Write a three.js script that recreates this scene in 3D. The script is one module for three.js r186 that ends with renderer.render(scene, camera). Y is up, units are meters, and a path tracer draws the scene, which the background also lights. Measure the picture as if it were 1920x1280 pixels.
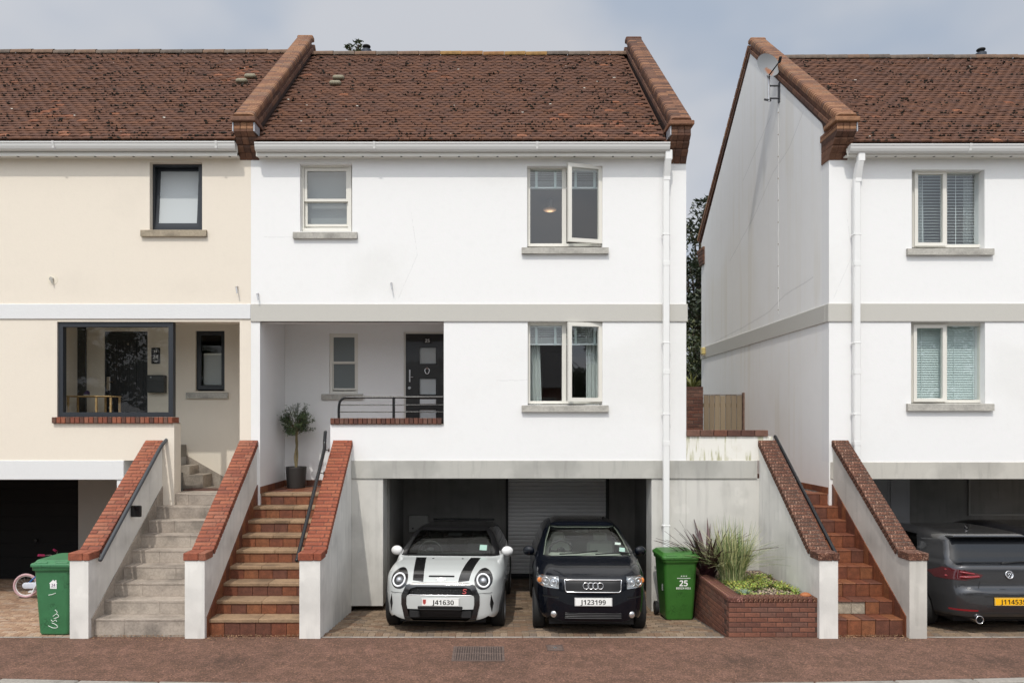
import * as THREE from 'three';
import { mergeGeometries } from 'three/addons/utils/BufferGeometryUtils.js';
import { ImprovedNoise } from 'three/addons/math/ImprovedNoise.js';

// ---------------------------------------------------------------- camera, sky, sun, exposure
const FOCAL = 1386, CAM_DIST = 12.05, CAM_H = 2.89;          // focal length in pixels of a 1920 px wide frame; facade plane is z = 0
const scene = new THREE.Scene();
const camera = new THREE.PerspectiveCamera(2 * Math.atan(640 / FOCAL) * 180 / Math.PI, 1920 / 1280, 0.1, 900);
camera.position.set(0, CAM_H, CAM_DIST);
camera.lookAt(0, CAM_H, 0);
camera.setViewOffset(1920, 1280, 40, -150, 1920, 1280);       // shift lens: verticals stay upright
const renderer = new THREE.WebGLRenderer({ antialias: true });
renderer.toneMapping = THREE.LinearToneMapping;
renderer.toneMappingExposure = 0.825;
renderer.shadowMap.enabled = true;

const SUN = new THREE.Vector3(-0.26, 1.49, 1.0).normalize();          // read from the shadows of the gutter, the stair wall and the porch post
const lerp3 = (h, q) => 1 + (h - 1) * [1.12, 1.03, 0.9][q];
const noiseGen = new ImprovedNoise();
const fbm3 = (x, y, z, o = 4) => { let s = 0, a = 0.5, f = 1; for (let i = 0; i < o; i++) { s += a * noiseGen.noise(x * f, y * f, z * f); a *= 0.5; f *= 2.03; } return s; };
{ // thin bright cloud over pale blue
  const W = 1024, H = 512, data = new Float32Array(W * H * 4);
  for (let j = 0; j < H; j++) for (let i = 0; i < W; i++) {
    const el = (j + 0.5) / H * Math.PI - Math.PI / 2, az = (i + 0.5) / W * 2 * Math.PI - Math.PI;
    const y = Math.sin(el), c = Math.cos(el), x = c * Math.cos(az), z = c * Math.sin(az);
    const k = 1 / (Math.max(y, 0) + 0.25);
    const n = fbm3(x * k * 1.3 + 7.3, z * k * 1.3 + 2.1, 0.6, 5) + 0.5 * fbm3(x * k * 4.1, z * k * 4.1, 3.3, 4);
    let t = THREE.MathUtils.smoothstep(n, -0.32, 0.34);
    const blue = [0.455, 0.535, 0.66], cloud = [0.665, 0.69, 0.745];
    const hz = Math.exp(-Math.max(y, 0) * 5) * 0.35;
    const p = (j * W + i) * 4;
    // standard hazy-sky indicatrix: thin cloud scatters sunlight forward, so the whole sky brightens smoothly towards the sun
    const chi = Math.max(0.2, Math.acos(Math.max(-1, Math.min(1, (x * SUN.x + y * SUN.y + z * SUN.z))))), halo = 1 + 5.5 * (Math.exp(-2.5 * chi) - Math.exp(-2.5 * Math.PI / 2)) + 0.4 * Math.cos(chi) ** 2;
    for (let q = 0; q < 3; q++) {
      let v = blue[q] * (1 - t) + cloud[q] * t;
      v = v * (1 - hz) + [0.64, 0.66, 0.69][q] * hz;
      data[p + q] = y < 0 ? 0.2 : v * lerp3(halo, q) * 1.07;
    }
    data[p + 3] = 1;
  }
  const sky = new THREE.DataTexture(data, W, H, THREE.RGBAFormat, THREE.FloatType);
  sky.mapping = THREE.EquirectangularReflectionMapping; sky.magFilter = sky.minFilter = THREE.LinearFilter; sky.needsUpdate = true;
  scene.background = sky; scene.environment = sky;
}
const sun = new THREE.DirectionalLight(new THREE.Color(1, 0.95, 0.87), 2.55);
sun.position.copy(SUN).multiplyScalar(25); sun.target.position.set(0, 0, 0);
sun.castShadow = true; sun.shadow.mapSize.set(4096, 4096); sun.shadow.radius = 1.5;
Object.assign(sun.shadow.camera, { left: -16, right: 16, top: 16, bottom: -16, near: 0.5, far: 80 });
scene.add(sun, sun.target);

// ---------------------------------------------------------------- helpers
let seedState = 12345;
const rnd = () => { seedState |= 0; seedState = seedState + 0x6D2B79F5 | 0; let t = Math.imul(seedState ^ seedState >>> 15, 1 | seedState); t = t + Math.imul(t ^ t >>> 7, 61 | t) ^ t; return ((t ^ t >>> 14) >>> 0) / 4294967296; };
const rr = (a, b) => a + (b - a) * rnd();
const pick = (a) => a[Math.floor(rnd() * a.length)];
const lerp = (a, b, t) => a + (b - a) * t;
const V3 = (x, y, z) => new THREE.Vector3(x, y, z);
const wx = (x, z = 0) => (x - 920) * (CAM_DIST - z) / FOCAL;         // measured survey points -> metres at a known depth
const wy = (y, z = 0) => CAM_H - (y - 790) * (CAM_DIST - z) / FOCAL;

const taken = new Map();
const numbered = (n) => { const k = taken.get(n) || 0; taken.set(n, k + 1); return k ? n + '_' + String(k).padStart(3, '0') : n; };
function tag(o, label, category, group, kind) { if (label) o.userData.label = label; if (category) o.userData.category = category; if (group) o.userData.group = group; if (kind) o.userData.kind = kind; return o; }
function thing(name, label, category, pos = [0, 0, 0], turn = 0, group) {
  const o = new THREE.Group(); o.name = numbered(name); scene.add(o); o.position.set(...pos); o.rotation.y = turn;
  return tag(o, label, category, group);
}
function mesh(name, geo, mat, parent = scene) {
  const m = new THREE.Mesh(Array.isArray(geo) ? merge(geo) : geo, mat); m.name = parent === scene ? numbered(name) : name;
  m.castShadow = m.receiveShadow = true; parent.add(m); return m;
}
const struct = (name, geo, mat) => tag(mesh(name, geo, mat), null, null, null, 'structure');
function merge(list) {
  const l = list.map((g) => { const h = g.index ? g.toNonIndexed() : g; return h; });
  const hasCol = l.some((g) => g.attributes.color);
  for (const g of l) { for (const k of Object.keys(g.attributes)) if (!['position', 'normal', 'uv', 'color'].includes(k)) g.deleteAttribute(k); if (!g.attributes.uv) uvm(g); if (!hasCol) g.deleteAttribute('color'); }
  return mergeGeometries(l);
}
function uvm(g) {                                               // box-projected uv in metres
  if (g.index) g = g.toNonIndexed();
  const p = g.attributes.position, n = g.attributes.normal, uv = new Float32Array(p.count * 2);
  for (let i = 0; i < p.count; i++) {
    const ax = Math.abs(n.getX(i)), ay = Math.abs(n.getY(i)), az = Math.abs(n.getZ(i));
    if (ax > ay && ax > az) { uv[2 * i] = p.getZ(i); uv[2 * i + 1] = p.getY(i); }
    else if (ay > az) { uv[2 * i] = p.getX(i); uv[2 * i + 1] = p.getZ(i); }
    else { uv[2 * i] = p.getX(i); uv[2 * i + 1] = p.getY(i); }
  }
  g.setAttribute('uv', new THREE.BufferAttribute(uv, 2)); return g;
}
const box = (x0, x1, y0, y1, z0, z1) => { const g = new THREE.BoxGeometry(Math.abs(x1 - x0), Math.abs(y1 - y0), Math.abs(z1 - z0)); g.translate((x0 + x1) / 2, (y0 + y1) / 2, (z0 + z1) / 2); return uvm(g); };
// polygon soup -> geometry with flat normals
function flat(polys) {
  const pos = [];
  for (const q of polys) for (let i = 1; i + 1 < q.length; i++) pos.push(...q[0], ...q[i], ...q[i + 1]);
  const g = new THREE.BufferGeometry(); g.setAttribute('position', new THREE.Float32BufferAttribute(pos, 3)); g.computeVertexNormals(); return uvm(g);
}
function cbox(w, h, d, c = 0.006) {                             // box with chamfered edges, 44 triangles
  const a = w / 2, b = h / 2, e = d / 2, P = [];
  const f = (x, y, z, s) => s === 0 ? [x * a, y * (b - c), z * (e - c)] : s === 1 ? [x * (a - c), y * b, z * (e - c)] : [x * (a - c), y * (b - c), z * e];
  for (const s of [-1, 1]) {
    const o = (q) => (s > 0 ? q : q.reverse());
    P.push(o([f(s, -1, -1, 0), f(s, 1, -1, 0), f(s, 1, 1, 0), f(s, -1, 1, 0)]));
    P.push(o([f(-1, s, -1, 1), f(-1, s, 1, 1), f(1, s, 1, 1), f(1, s, -1, 1)]));
    P.push(o([f(-1, -1, s, 2), f(1, -1, s, 2), f(1, 1, s, 2), f(-1, 1, s, 2)]));
  }
  for (const s of [-1, 1]) for (const t of [-1, 1]) {
    const o = (q) => (s * t > 0 ? q : q.reverse());
    P.push(o([f(s, t, 1, 0), f(s, t, -1, 0), f(s, t, -1, 1), f(s, t, 1, 1)]));
    P.push(o([f(s, -1, t, 0), f(s, 1, t, 0), f(s, 1, t, 2), f(s, -1, t, 2)]));
    P.push(o([f(1, s, t, 1), f(-1, s, t, 1), f(-1, s, t, 2), f(1, s, t, 2)]));
    for (const r of [-1, 1]) { const q = [f(s, t, r, 0), f(s, t, r, 1), f(s, t, r, 2)]; P.push(s * t * r > 0 ? q : q.reverse()); }
  }
  return flat(P);
}
const cb = (x0, x1, y0, y1, z0, z1, c) => { const g = cbox(Math.abs(x1 - x0), Math.abs(y1 - y0), Math.abs(z1 - z0), c); g.translate((x0 + x1) / 2, (y0 + y1) / 2, (z0 + z1) / 2); return uvm(g); };
function rectShape(x0, x1, y0, y1) { const s = new THREE.Shape(); s.moveTo(x0, y0); s.lineTo(x1, y0); s.lineTo(x1, y1); s.lineTo(x0, y1); s.closePath(); return s; }
function polyShape(p) { const s = new THREE.Shape(); p.forEach(([x, y], i) => (i ? s.lineTo(x, y) : s.moveTo(x, y))); s.closePath(); return s; }
function ext(shape, z0, z1, holes = []) {
  for (const h of holes) { const p = new THREE.Path(); (Array.isArray(h[0]) ? h : [[h[0], h[2]], [h[1], h[2]], [h[1], h[3]], [h[0], h[3]]]).forEach(([x, y], i) => (i ? p.lineTo(x, y) : p.moveTo(x, y))); p.closePath(); shape.holes.push(p); }
  const g = new THREE.ExtrudeGeometry(shape, { depth: z1 - z0, bevelEnabled: false, curveSegments: 16 }); g.translate(0, 0, z0); return uvm(g);
}
const extX = (pts, x0, x1) => { const g = ext(polyShape(pts.map(([z, y]) => [-z, y])), 0, x1 - x0); g.rotateY(Math.PI / 2); g.translate(x0, 0, 0); return uvm(g); };  // outline in (z, y), thickness along x
function tube(pts, r, seg = 24, rad = 8, closed = false, tension = 0.5) { const c = new THREE.CatmullRomCurve3(pts.map((p) => V3(...p)), closed, 'catmullrom', tension); return new THREE.TubeGeometry(c, seg, r, rad, closed); }
function bar(a, b, r, rad = 10) { const A = V3(...a), B = V3(...b), g = new THREE.CylinderGeometry(r, r, A.distanceTo(B), rad); g.applyQuaternion(new THREE.Quaternion().setFromUnitVectors(V3(0, 1, 0), B.clone().sub(A).normalize())); g.translate(...A.add(B).multiplyScalar(0.5).toArray()); return g; }
function vcol(g, r, gg, b) { const n = g.attributes.position.count, a = new Float32Array(n * 3); for (let i = 0; i < n; i++) { a[3 * i] = r; a[3 * i + 1] = gg; a[3 * i + 2] = b; } g.setAttribute('color', new THREE.BufferAttribute(a, 3)); return g; }
const xf = (g, x, y, z, rx = 0, ry = 0, rz = 0, s = 1) => { const h = g.clone(); h.applyMatrix4(new THREE.Matrix4().compose(V3(x, y, z), new THREE.Quaternion().setFromEuler(new THREE.Euler(rx, ry, rz, 'YXZ')), typeof s === 'number' ? V3(s, s, s) : V3(...s))); return h; };

// ---------------------------------------------------------------- computed textures
function lattice(period, seed) { const a = new Float32Array(period * period); let s = seed * 7919 + 13; for (let i = 0; i < a.length; i++) { s = (Math.imul(s, 1664525) + 1013904223) | 0; a[i] = (s >>> 8) / 16777216; } return a; }
function fbmTile(N, period, oct, seed, sx = 1, sy = 1) {       // tileable value noise 0..1
  const out = new Float32Array(N * N); let amp = 0.5, tot = 0;
  for (let o = 0; o < oct; o++) {
    const px = period * sx << o, py = period * sy << o, per = Math.max(px, py), L = lattice(per, seed + o * 31);
    for (let j = 0; j < N; j++) { const fy = j / N * py, y0 = Math.floor(fy), ty = fy - y0, v = ty * ty * (3 - 2 * ty), r0 = (y0 % py) * per, r1 = ((y0 + 1) % py) * per;
      for (let i = 0; i < N; i++) { const fx = i / N * px, x0 = Math.floor(fx), tx = fx - x0, u = tx * tx * (3 - 2 * tx), c0 = x0 % px, c1 = (x0 + 1) % px;
        out[j * N + i] += amp * ((L[r0 + c0] * (1 - u) + L[r0 + c1] * u) * (1 - v) + (L[r1 + c0] * (1 - u) + L[r1 + c1] * u) * v); } }
    tot += amp; amp *= 0.5;
  }
  for (let i = 0; i < out.length; i++) out[i] /= tot; return out;
}
function dataTex(N, fn, size, srgb = true) {                   // fn(i) -> [r,g,b] 0..1 ; size = metres per repeat
  const d = new Uint8Array(N * N * 4);
  for (let i = 0; i < N * N; i++) { const c = fn(i, i % N, Math.floor(i / N)); for (let q = 0; q < 3; q++) d[4 * i + q] = Math.max(0, Math.min(255, (typeof c === 'number' ? c : c[q]) * 255)); d[4 * i + 3] = 255; }
  const t = new THREE.DataTexture(d, N, N); t.wrapS = t.wrapT = THREE.RepeatWrapping; t.magFilter = THREE.LinearFilter; t.minFilter = THREE.LinearMipmapLinearFilter; t.generateMipmaps = true;
  if (Array.isArray(size)) t.repeat.set(1 / size[0], 1 / size[1]); else t.repeat.set(1 / size, 1 / size);
  if (srgb) t.colorSpace = THREE.SRGBColorSpace; t.needsUpdate = true; return t;
}
const n512a = fbmTile(512, 4, 6, 1), n512b = fbmTile(512, 8, 6, 2), n512c = fbmTile(512, 64, 3, 3), n512s = fbmTile(512, 4, 5, 4, 8, 1);
const clamp01 = (v) => Math.max(0, Math.min(1, v)), sst = THREE.MathUtils.smoothstep;
const T = {
  stucco: dataTex(512, (i) => 0.985 - 0.02 * sst(n512a[i], 0.5, 0.8) - 0.02 * Math.abs(n512c[i] - 0.5) - 0.004 * sst(n512s[i], 0.55, 0.8), 3.4),
  stuccoBump: dataTex(512, (i) => 0.5 * n512c[i] + 0.5 * n512b[i], 0.9, false),
  streak: dataTex(512, (i) => { const s = sst(n512s[i], 0.42, 0.75), m = sst(n512a[i], 0.42, 0.72), v = s * (0.35 + 0.65 * m); return [0.985 - 0.075 * v, 0.98 - 0.085 * v, 0.97 - 0.11 * v]; }, [4.2, 5.3]),
  dirty: dataTex(512, (i) => { const m = sst(n512a[i], 0.4, 0.75), s = sst(n512s[i], 0.5, 0.8), k = sst(n512b[i], 0.62, 0.75); const v = 0.97 - 0.09 * m - 0.05 * s + 0.03 * k; return [v, v * 0.996, v * 0.985]; }, 2.3),
  grain: dataTex(512, (i) => 0.78 + 0.3 * (n512b[i] - 0.5) + 0.34 * (n512c[i] - 0.5) + 0.1, 0.45),
  concrete: dataTex(512, (i) => 0.9 - 0.2 * sst(n512a[i], 0.4, 0.8) - 0.16 * (n512c[i] - 0.3), 1.3),
};
{ // render of the side gable: rain streaks, damp patches and hairline cracks, laid out once over the whole wall (8 m deep, 11 m high)
  const N = 1024, s1 = fbmTile(N, 4, 6, 21, 16, 1), s2 = fbmTile(N, 4, 6, 22), s3 = fbmTile(N, 64, 3, 23), cr = [[[-1.0, 8.35], [-1.6, 7.95], [-2.4, 7.75], [-3.4, 7.2], [-5.0, 6.6]], [[-2.5, 8.9], [-3.2, 8.6], [-4.1, 8.15]], [[-0.6, 5.35], [-1.8, 5.25], [-2.6, 5.05], [-4.2, 4.95], [-6.2, 4.85]], [[-2.1, 8.9], [-2.13, 6.5], [-2.1, 4.9]]];
  const near = (z, y, i) => { let d = 9; for (const c of cr) for (let k = 0; k + 1 < c.length; k++) { const [ax, ay] = c[k], [bx, by] = c[k + 1], ex = bx - ax, ey = by - ay, t = Math.max(0, Math.min(1, ((z - ax) * ex + (y - ay) * ey) / (ex * ex + ey * ey))); d = Math.min(d, Math.hypot(z - ax - ex * t, y - ay - ey * t + 0.05 * (s2[i] - 0.5) + 0.02 * (s3[i] - 0.5))); } return d; };
  T.gable = dataTex(N, (i, u, v) => { const z = u / N * 8 - 8, y = v / N * 11, st = sst(s1[i], 0.47, 0.72) * (0.3 + 0.7 * sst(s2[i], 0.38, 0.66)), damp = sst(s2[i], 0.5, 0.72), c = near(z, y, i), k = c < 0.012 ? 0.10 : 0; const q = 0.99 - 0.022 * st - 0.014 * damp - k * 0.7 - 0.012 * (s3[i] - 0.5); return [q, q - 0.006 * st - 0.005 * damp, q - 0.02 * st - 0.014 * damp]; }, [8, 11]);
  const wc = [[[2.0, 0.2], [2.02, 1.4], [1.97, 2.3]], [[0.1, 3.55], [0.7, 3.57], [1.15, 3.5]], [[5.6, 4.9], [5.9, 5.6], [5.8, 6.3]], [[3.4, 5.9], [4.3, 5.88]]];
  T.white = dataTex(N, (i, u, v) => { const x = u / N * 7.1, y = v / N * 7.1; let d = 9; for (const c of wc) for (let k = 0; k + 1 < c.length; k++) { const [ax, ay] = c[k], [bx, by] = c[k + 1], ex = bx - ax, ey = by - ay, t = Math.max(0, Math.min(1, ((x - ax) * ex + (y - ay) * ey) / (ex * ex + ey * ey))); d = Math.min(d, Math.hypot(x - ax - ex * t + 0.05 * (s2[i] - 0.5), y - ay - ey * t + 0.03 * (s3[i] - 0.5))); } const q = 0.985 - (d < 0.006 ? 0.05 : 0) - 0.022 * sst(s2[i], 0.52, 0.74) - 0.018 * Math.abs(s3[i] - 0.5); return [q, q - 0.001, q - 0.004 * sst(s2[i], 0.5, 0.7)]; }, 7.1);
  T.drip = dataTex(512, (i, u, v) => { const q = sst(n512s[i], 0.5, 0.68) * sst(n512a[i], 0.36, 0.6), r = sst(n512b[i], 0.55, 0.7) * 0.3; return [0.97 - 0.22 * q - 0.05 * r, 0.965 - 0.22 * q - 0.06 * r, 0.95 - 0.32 * q - 0.08 * r]; }, [1.2, 1.5]);
}
function tarmac() {
  const N = 1024, big = fbmTile(N, 4, 5, 11), fine = fbmTile(N, 256, 2, 12), mid = fbmTile(N, 32, 3, 13);
  return dataTex(N, (i) => {
    const sp = fine[i], m = mid[i], b = big[i];
    let v = 0.40 + 0.26 * (sp - 0.5) + 0.12 * (m - 0.5) + 0.12 * (b - 0.5);
    const light = sst(sp, 0.78, 0.9) * 0.16, dark = sst(b, 0.58, 0.72) * 0.03;
    v = v + light - dark;
    return [v * 1.22, v * 0.94, v * (0.80 + 0.06 * (m - 0.5))];
  }, 3.1);
}
T.tarmac = tarmac();
const std = (color, rough = 0.85, extra = {}) => new THREE.MeshStandardMaterial({ color: Array.isArray(color) ? new THREE.Color().setRGB(...color) : color, roughness: rough, ...extra });
const phys = (color, o = {}) => new THREE.MeshPhysicalMaterial({ color: Array.isArray(color) ? new THREE.Color().setRGB(...color) : color, ...o });
const wallM = (c, map = T.stucco) => std(c, 0.9, { map, bumpMap: T.stuccoBump, bumpScale: 0.0016 });
const M = {
  white: wallM([0.86, 0.86, 0.855], T.white), cream: wallM([0.80, 0.725, 0.622]), whiteBand: wallM([0.74, 0.745, 0.75]), grey: wallM([0.545, 0.53, 0.49]), greyWall: wallM([0.66, 0.65, 0.625], T.dirty), gable: wallM([0.88, 0.872, 0.86], T.gable),
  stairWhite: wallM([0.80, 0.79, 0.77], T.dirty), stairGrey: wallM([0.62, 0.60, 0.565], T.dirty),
  creamShade: wallM([0.74, 0.66, 0.53]), sillBeige: std([0.50, 0.42, 0.31], 0.85, { map: T.concrete }), sillStone: std([0.62, 0.595, 0.54], 0.85, { map: T.concrete }),
  upvc: std([0.74, 0.72, 0.66], 0.4), upvcWhite: std([0.80, 0.80, 0.79], 0.4), gutter: std([0.66, 0.655, 0.64], 0.4), fascia: std([0.70, 0.68, 0.63], 0.45),
  anthracite: std([0.025, 0.029, 0.036], 0.35), black: std([0.006, 0.006, 0.0065], 0.6), blackGloss: std([0.010, 0.010, 0.011], 0.22), rubber: std([0.012, 0.012, 0.012], 0.8), lead: std([0.42, 0.43, 0.46], 0.5, { metalness: 0.3 }),
  glass: phys([0.93, 0.96, 0.95], { transmission: 1, thickness: 0, roughness: 0.0, ior: 1.46 }), glassCoated: phys([0.90, 0.94, 0.94], { transmission: 1, thickness: 0, roughness: 0.0, ior: 2.05 }), frosted: phys([0.74, 0.79, 0.81], { transmission: 0.35, thickness: 0, roughness: 0.45, ior: 1.5 }), frostedDark: phys([0.30, 0.345, 0.35], { transmission: 0.5, thickness: 0, roughness: 0.3, ior: 1.5 }),
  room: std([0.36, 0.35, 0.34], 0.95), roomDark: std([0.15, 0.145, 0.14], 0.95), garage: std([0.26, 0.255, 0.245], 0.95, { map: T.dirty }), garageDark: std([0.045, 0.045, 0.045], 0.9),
  chrome: std([0.75, 0.75, 0.76], 0.18, { metalness: 1 }), steel: std([0.55, 0.55, 0.56], 0.38, { metalness: 0.9 }),
  tarmac: std([0.63, 0.575, 0.54], 0.95, { map: T.tarmac, bumpMap: T.tarmac, bumpScale: 0.004 }),
  kerb: std([0.40, 0.37, 0.33], 0.9, { map: T.concrete }), mortar: std([0.36, 0.31, 0.26], 0.95, { map: T.grain }), mortarDark: std([0.11, 0.085, 0.07], 0.95, { map: T.grain }),
  tape: std([0.62, 0.72, 0.71], 0.8), slat: std([0.84, 0.88, 0.88], 0.5), curtain: phys([0.72, 0.76, 0.74], { roughness: 0.95, transmission: 0.25, thickness: 0 }),
};
const grained = (c, rough = 0.85, map = T.grain) => std(c, rough, { map });
const brickRed = [[0.355, 0.108, 0.058], [0.32, 0.094, 0.05], [0.39, 0.128, 0.068], [0.28, 0.085, 0.05], [0.37, 0.138, 0.082]].map((c) => grained(c));
const brickDark = [[0.155, 0.062, 0.042], [0.19, 0.075, 0.048], [0.125, 0.055, 0.04], [0.17, 0.085, 0.06], [0.21, 0.105, 0.075]].map((c) => grained(c));
const brickPlanter = [[0.225, 0.088, 0.056], [0.25, 0.10, 0.065], [0.18, 0.075, 0.052], [0.21, 0.098, 0.07], [0.27, 0.108, 0.068]].map((c) => grained(c));
const brickTan = [[0.33, 0.155, 0.080], [0.27, 0.125, 0.070], [0.38, 0.19, 0.10], [0.22, 0.11, 0.07], [0.30, 0.165, 0.10]].map((c) => grained(c));
const brickBrown = [[0.150, 0.066, 0.040], [0.18, 0.082, 0.048], [0.12, 0.058, 0.038], [0.21, 0.10, 0.058]].map((c) => grained(c));
// ---------------------------------------------------------------- ground, road, pavement, drives
const KERB = (x) => 3.92 - 0.0062 * x * x;
const driveY = (z) => (z > 2.15 ? 0 : z > 0 ? -0.2 + 0.2 * z / 2.15 : -0.2);
struct('ground', box(-250, 250, -0.8, -0.42, -300, 250), grained([0.10, 0.11, 0.06], 0.95));
{
  const s = new THREE.Shape(); s.moveTo(-15, -2.13); s.lineTo(15, -2.13);
  for (let x = 15; x >= -15; x -= 0.5) s.lineTo(x, -Math.max(2.4, KERB(x)));
  s.closePath();
  const g = new THREE.ExtrudeGeometry(s, { depth: 0.3, bevelEnabled: false }); g.rotateX(-Math.PI / 2); g.translate(0, -0.3, 0);
  struct('pavement', uvm(g), M.tarmac);
  struct('road', box(-60, 60, -0.42, -0.115, 2.45, 24), std([0.62, 0.60, 0.58], 0.95, { map: T.concrete, bumpMap: T.tarmac, bumpScale: 0.003 })).material.color.setRGB(0.36, 0.345, 0.32);  // unseen road, its colour paled past asphalt to bounce light into the shade
  const kerb = tag(new THREE.Group(), null, null, null, 'structure'); kerb.name = 'kerb'; scene.add(kerb);
  const kg = cbox(0.9, 0.26, 0.125, 0.012);
  for (let x = -9.6; x < 9.7; x += 0.91) { const z = KERB(x) + 0.066, m = mesh('kerb_stone', kg, M.kerb, kerb); m.position.set(x, -0.125 + rr(-0.003, 0.003), z); m.rotation.y = Math.atan(0.0124 * x); }
}
const paveTan = [[0.25, 0.175, 0.112], [0.21, 0.148, 0.098], [0.28, 0.20, 0.132], [0.225, 0.14, 0.088], [0.19, 0.142, 0.105], [0.31, 0.225, 0.155]];
const paveOrange = [[0.46, 0.30, 0.195], [0.42, 0.265, 0.17], [0.51, 0.35, 0.235], [0.38, 0.235, 0.15], [0.47, 0.34, 0.25]];
function driveway(name, x0, x1, colors, single) {
  const g = tag(new THREE.Group(), null, null, null, 'structure'); g.name = name; scene.add(g);
  const bed = flat([[[x0, -0.212, -2.6], [x0, -0.212, 0], [x1, -0.212, 0], [x1, -0.212, -2.6]], [[x0, -0.212, 0], [x0, -0.012, 2.128], [x1, -0.012, 2.128], [x1, -0.212, 0]]]);
  mesh('paving_bed', bed, M.mortarDark, g);
  const mats = colors.map((c) => grained(c, 0.9)), head = cbox(0.097, 0.06, 0.196, 0.005), str = cbox(0.196, 0.06, 0.097, 0.005), rest = [];
  let n = 0;
  const put = (x, z, header, last) => {
    const y = driveY(z) - 0.03 + rr(-0.002, 0.002), tilt = z > 0 ? Math.atan(0.2 / 2.15) : 0, k = Math.floor(rnd() * mats.length);
    if (n < single) { const m = mesh('paver', header ? head : str, mats[k], g); m.position.set(x, y, z); m.rotation.set(tilt + rr(-0.008, 0.008), rr(-0.006, 0.006), 0); n++; }
    else { const c = colors[k]; const b = xf(new THREE.BoxGeometry(header ? 0.095 : 0.194, 0.05, header ? 0.194 : 0.095), x, y, z, tilt, 0, 0); rest.push(vcol(uvm(b), ...c)); }
  };
  for (let x = x0 + 0.05; x < x1 - 0.03; x += 0.1) put(x, 2.03, true);
  let r = 0;
  for (let z = 1.88; z > -2.5; z -= 0.1, r++) for (let x = x0 + (r % 2 ? 0.1 : 0.2) - 0.1; x < x1; x += 0.2) if (x > x0 + 0.09 && x < x1 - 0.09) put(x, z, false);
  tag(mesh('paver_field', merge(rest), std([1, 1, 1], 0.9, { vertexColors: true, map: T.grain }), g), null, null, null, 'stuff');
  // pale concrete edging strip towards the pavement
  for (let x = x0 + 0.005; x < x1 - 0.1; x += 0.9) mesh('edging_stone', cb(x, Math.min(x + 0.89, x1), -0.06, 0.006, 2.131, 2.165, 0.004), M.kerb, g);
}
driveway('driveway', -2.27, 3.18, paveTan, 290);
driveway('driveway_neighbour_cream', -10.5, -5.62, paveOrange, 240);
driveway('driveway_neighbour_white', 5.82, 12.5, paveTan, 60);

// ---------------------------------------------------------------- houses
const XP = wx(470), X25 = wx(1287), X26 = wx(1555), PORCH_Z = -1.45, GAR_Z = -2.5, BACK_Z = -7.3, WT = 0.26;
const YB1b = wy(897), YB1t = wy(863), YB2b = wy(603), YB2t = wy(570), YEAVE = 7.19;
const ring = (x0, x1, y0, y1, w, z0, z1, wb = w) => ext(rectShape(x0, x1, y0, y1), z0, z1, [[x0 + w, x1 - w, y0 + wb, y1 - w]]);

const house24 = thing('terraced_house', 'cream rendered terraced house with dark window frames and glazed porch at the left', 'house');
const house25 = thing('terraced_house', 'white rendered house in the middle with recessed porch, black front door and open carport', 'house');
const house26 = thing('terraced_house', 'white rendered house at the right with blank side gable and satellite dish', 'house');

// --- middle house walls
const W1 = [wx(562), wx(660), wy(434), wy(307)], W2 = [wx(988.5), wx(1130), wy(464), wy(311)], W3 = [wx(989.5), wx(1130), wy(759), YB2b];
const PX0 = wx(487), PX1 = wx(832), LOWX = wx(619), LOWY = wy(796);
mesh('front_wall', ext(polyShape([[XP, 1.0], [PX0, 1.0], [PX0, YB2b], [PX1, YB2b], [PX1, LOWY], [LOWX, LOWY], [LOWX, YB1t], [X25, YB1t], [X25, YEAVE + 0.06], [XP, YEAVE + 0.06]]), -WT, 0, [W1, W2, [W3[0], W3[1], W3[2], YB2b - 0.001]]), M.white, house25);
mesh('band', cb(XP + 0.002, X25 + 0.02, YB2b, YB2t, -0.1, 0.022, 0.006), M.grey, house25);
mesh('beam', cb(wx(655), wx(1420), YB1b, YB1t, -0.3, 0.02, 0.006), wallM([0.50, 0.495, 0.47], T.dirty), house25);
mesh('side_wall', box(X25 - 0.25, X25 - 0.001, -0.3, YEAVE, BACK_Z, -WT - 0.001), M.gable, house25);
mesh('back_wall', box(XP, X25, -0.3, YEAVE, BACK_Z - 0.25, BACK_Z - 0.001), M.white, house25);
mesh('party_wall', box(XP - 0.07, XP + 0.07, -0.3, YEAVE, BACK_Z, PORCH_Z - 0.12), M.room, house25);
mesh('floor_slab', [box(XP, X25 - 0.26, 4.68, 4.79, BACK_Z, -WT - 0.002), box(XP, X25 - 0.26, YEAVE - 0.03, YEAVE + 0.06, BACK_Z, -WT - 0.002)], M.room, house25);
mesh('floor_slab', [box(PX1, X25 - 0.26, 1.99, 2.3, BACK_Z, -0.302), box(wx(655), PX1, 1.99, 2.3, PORCH_Z, -0.302), box(XP, PX1, 2.0, 2.3, BACK_Z, PORCH_Z - 0.13)], M.garage, house25);
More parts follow.
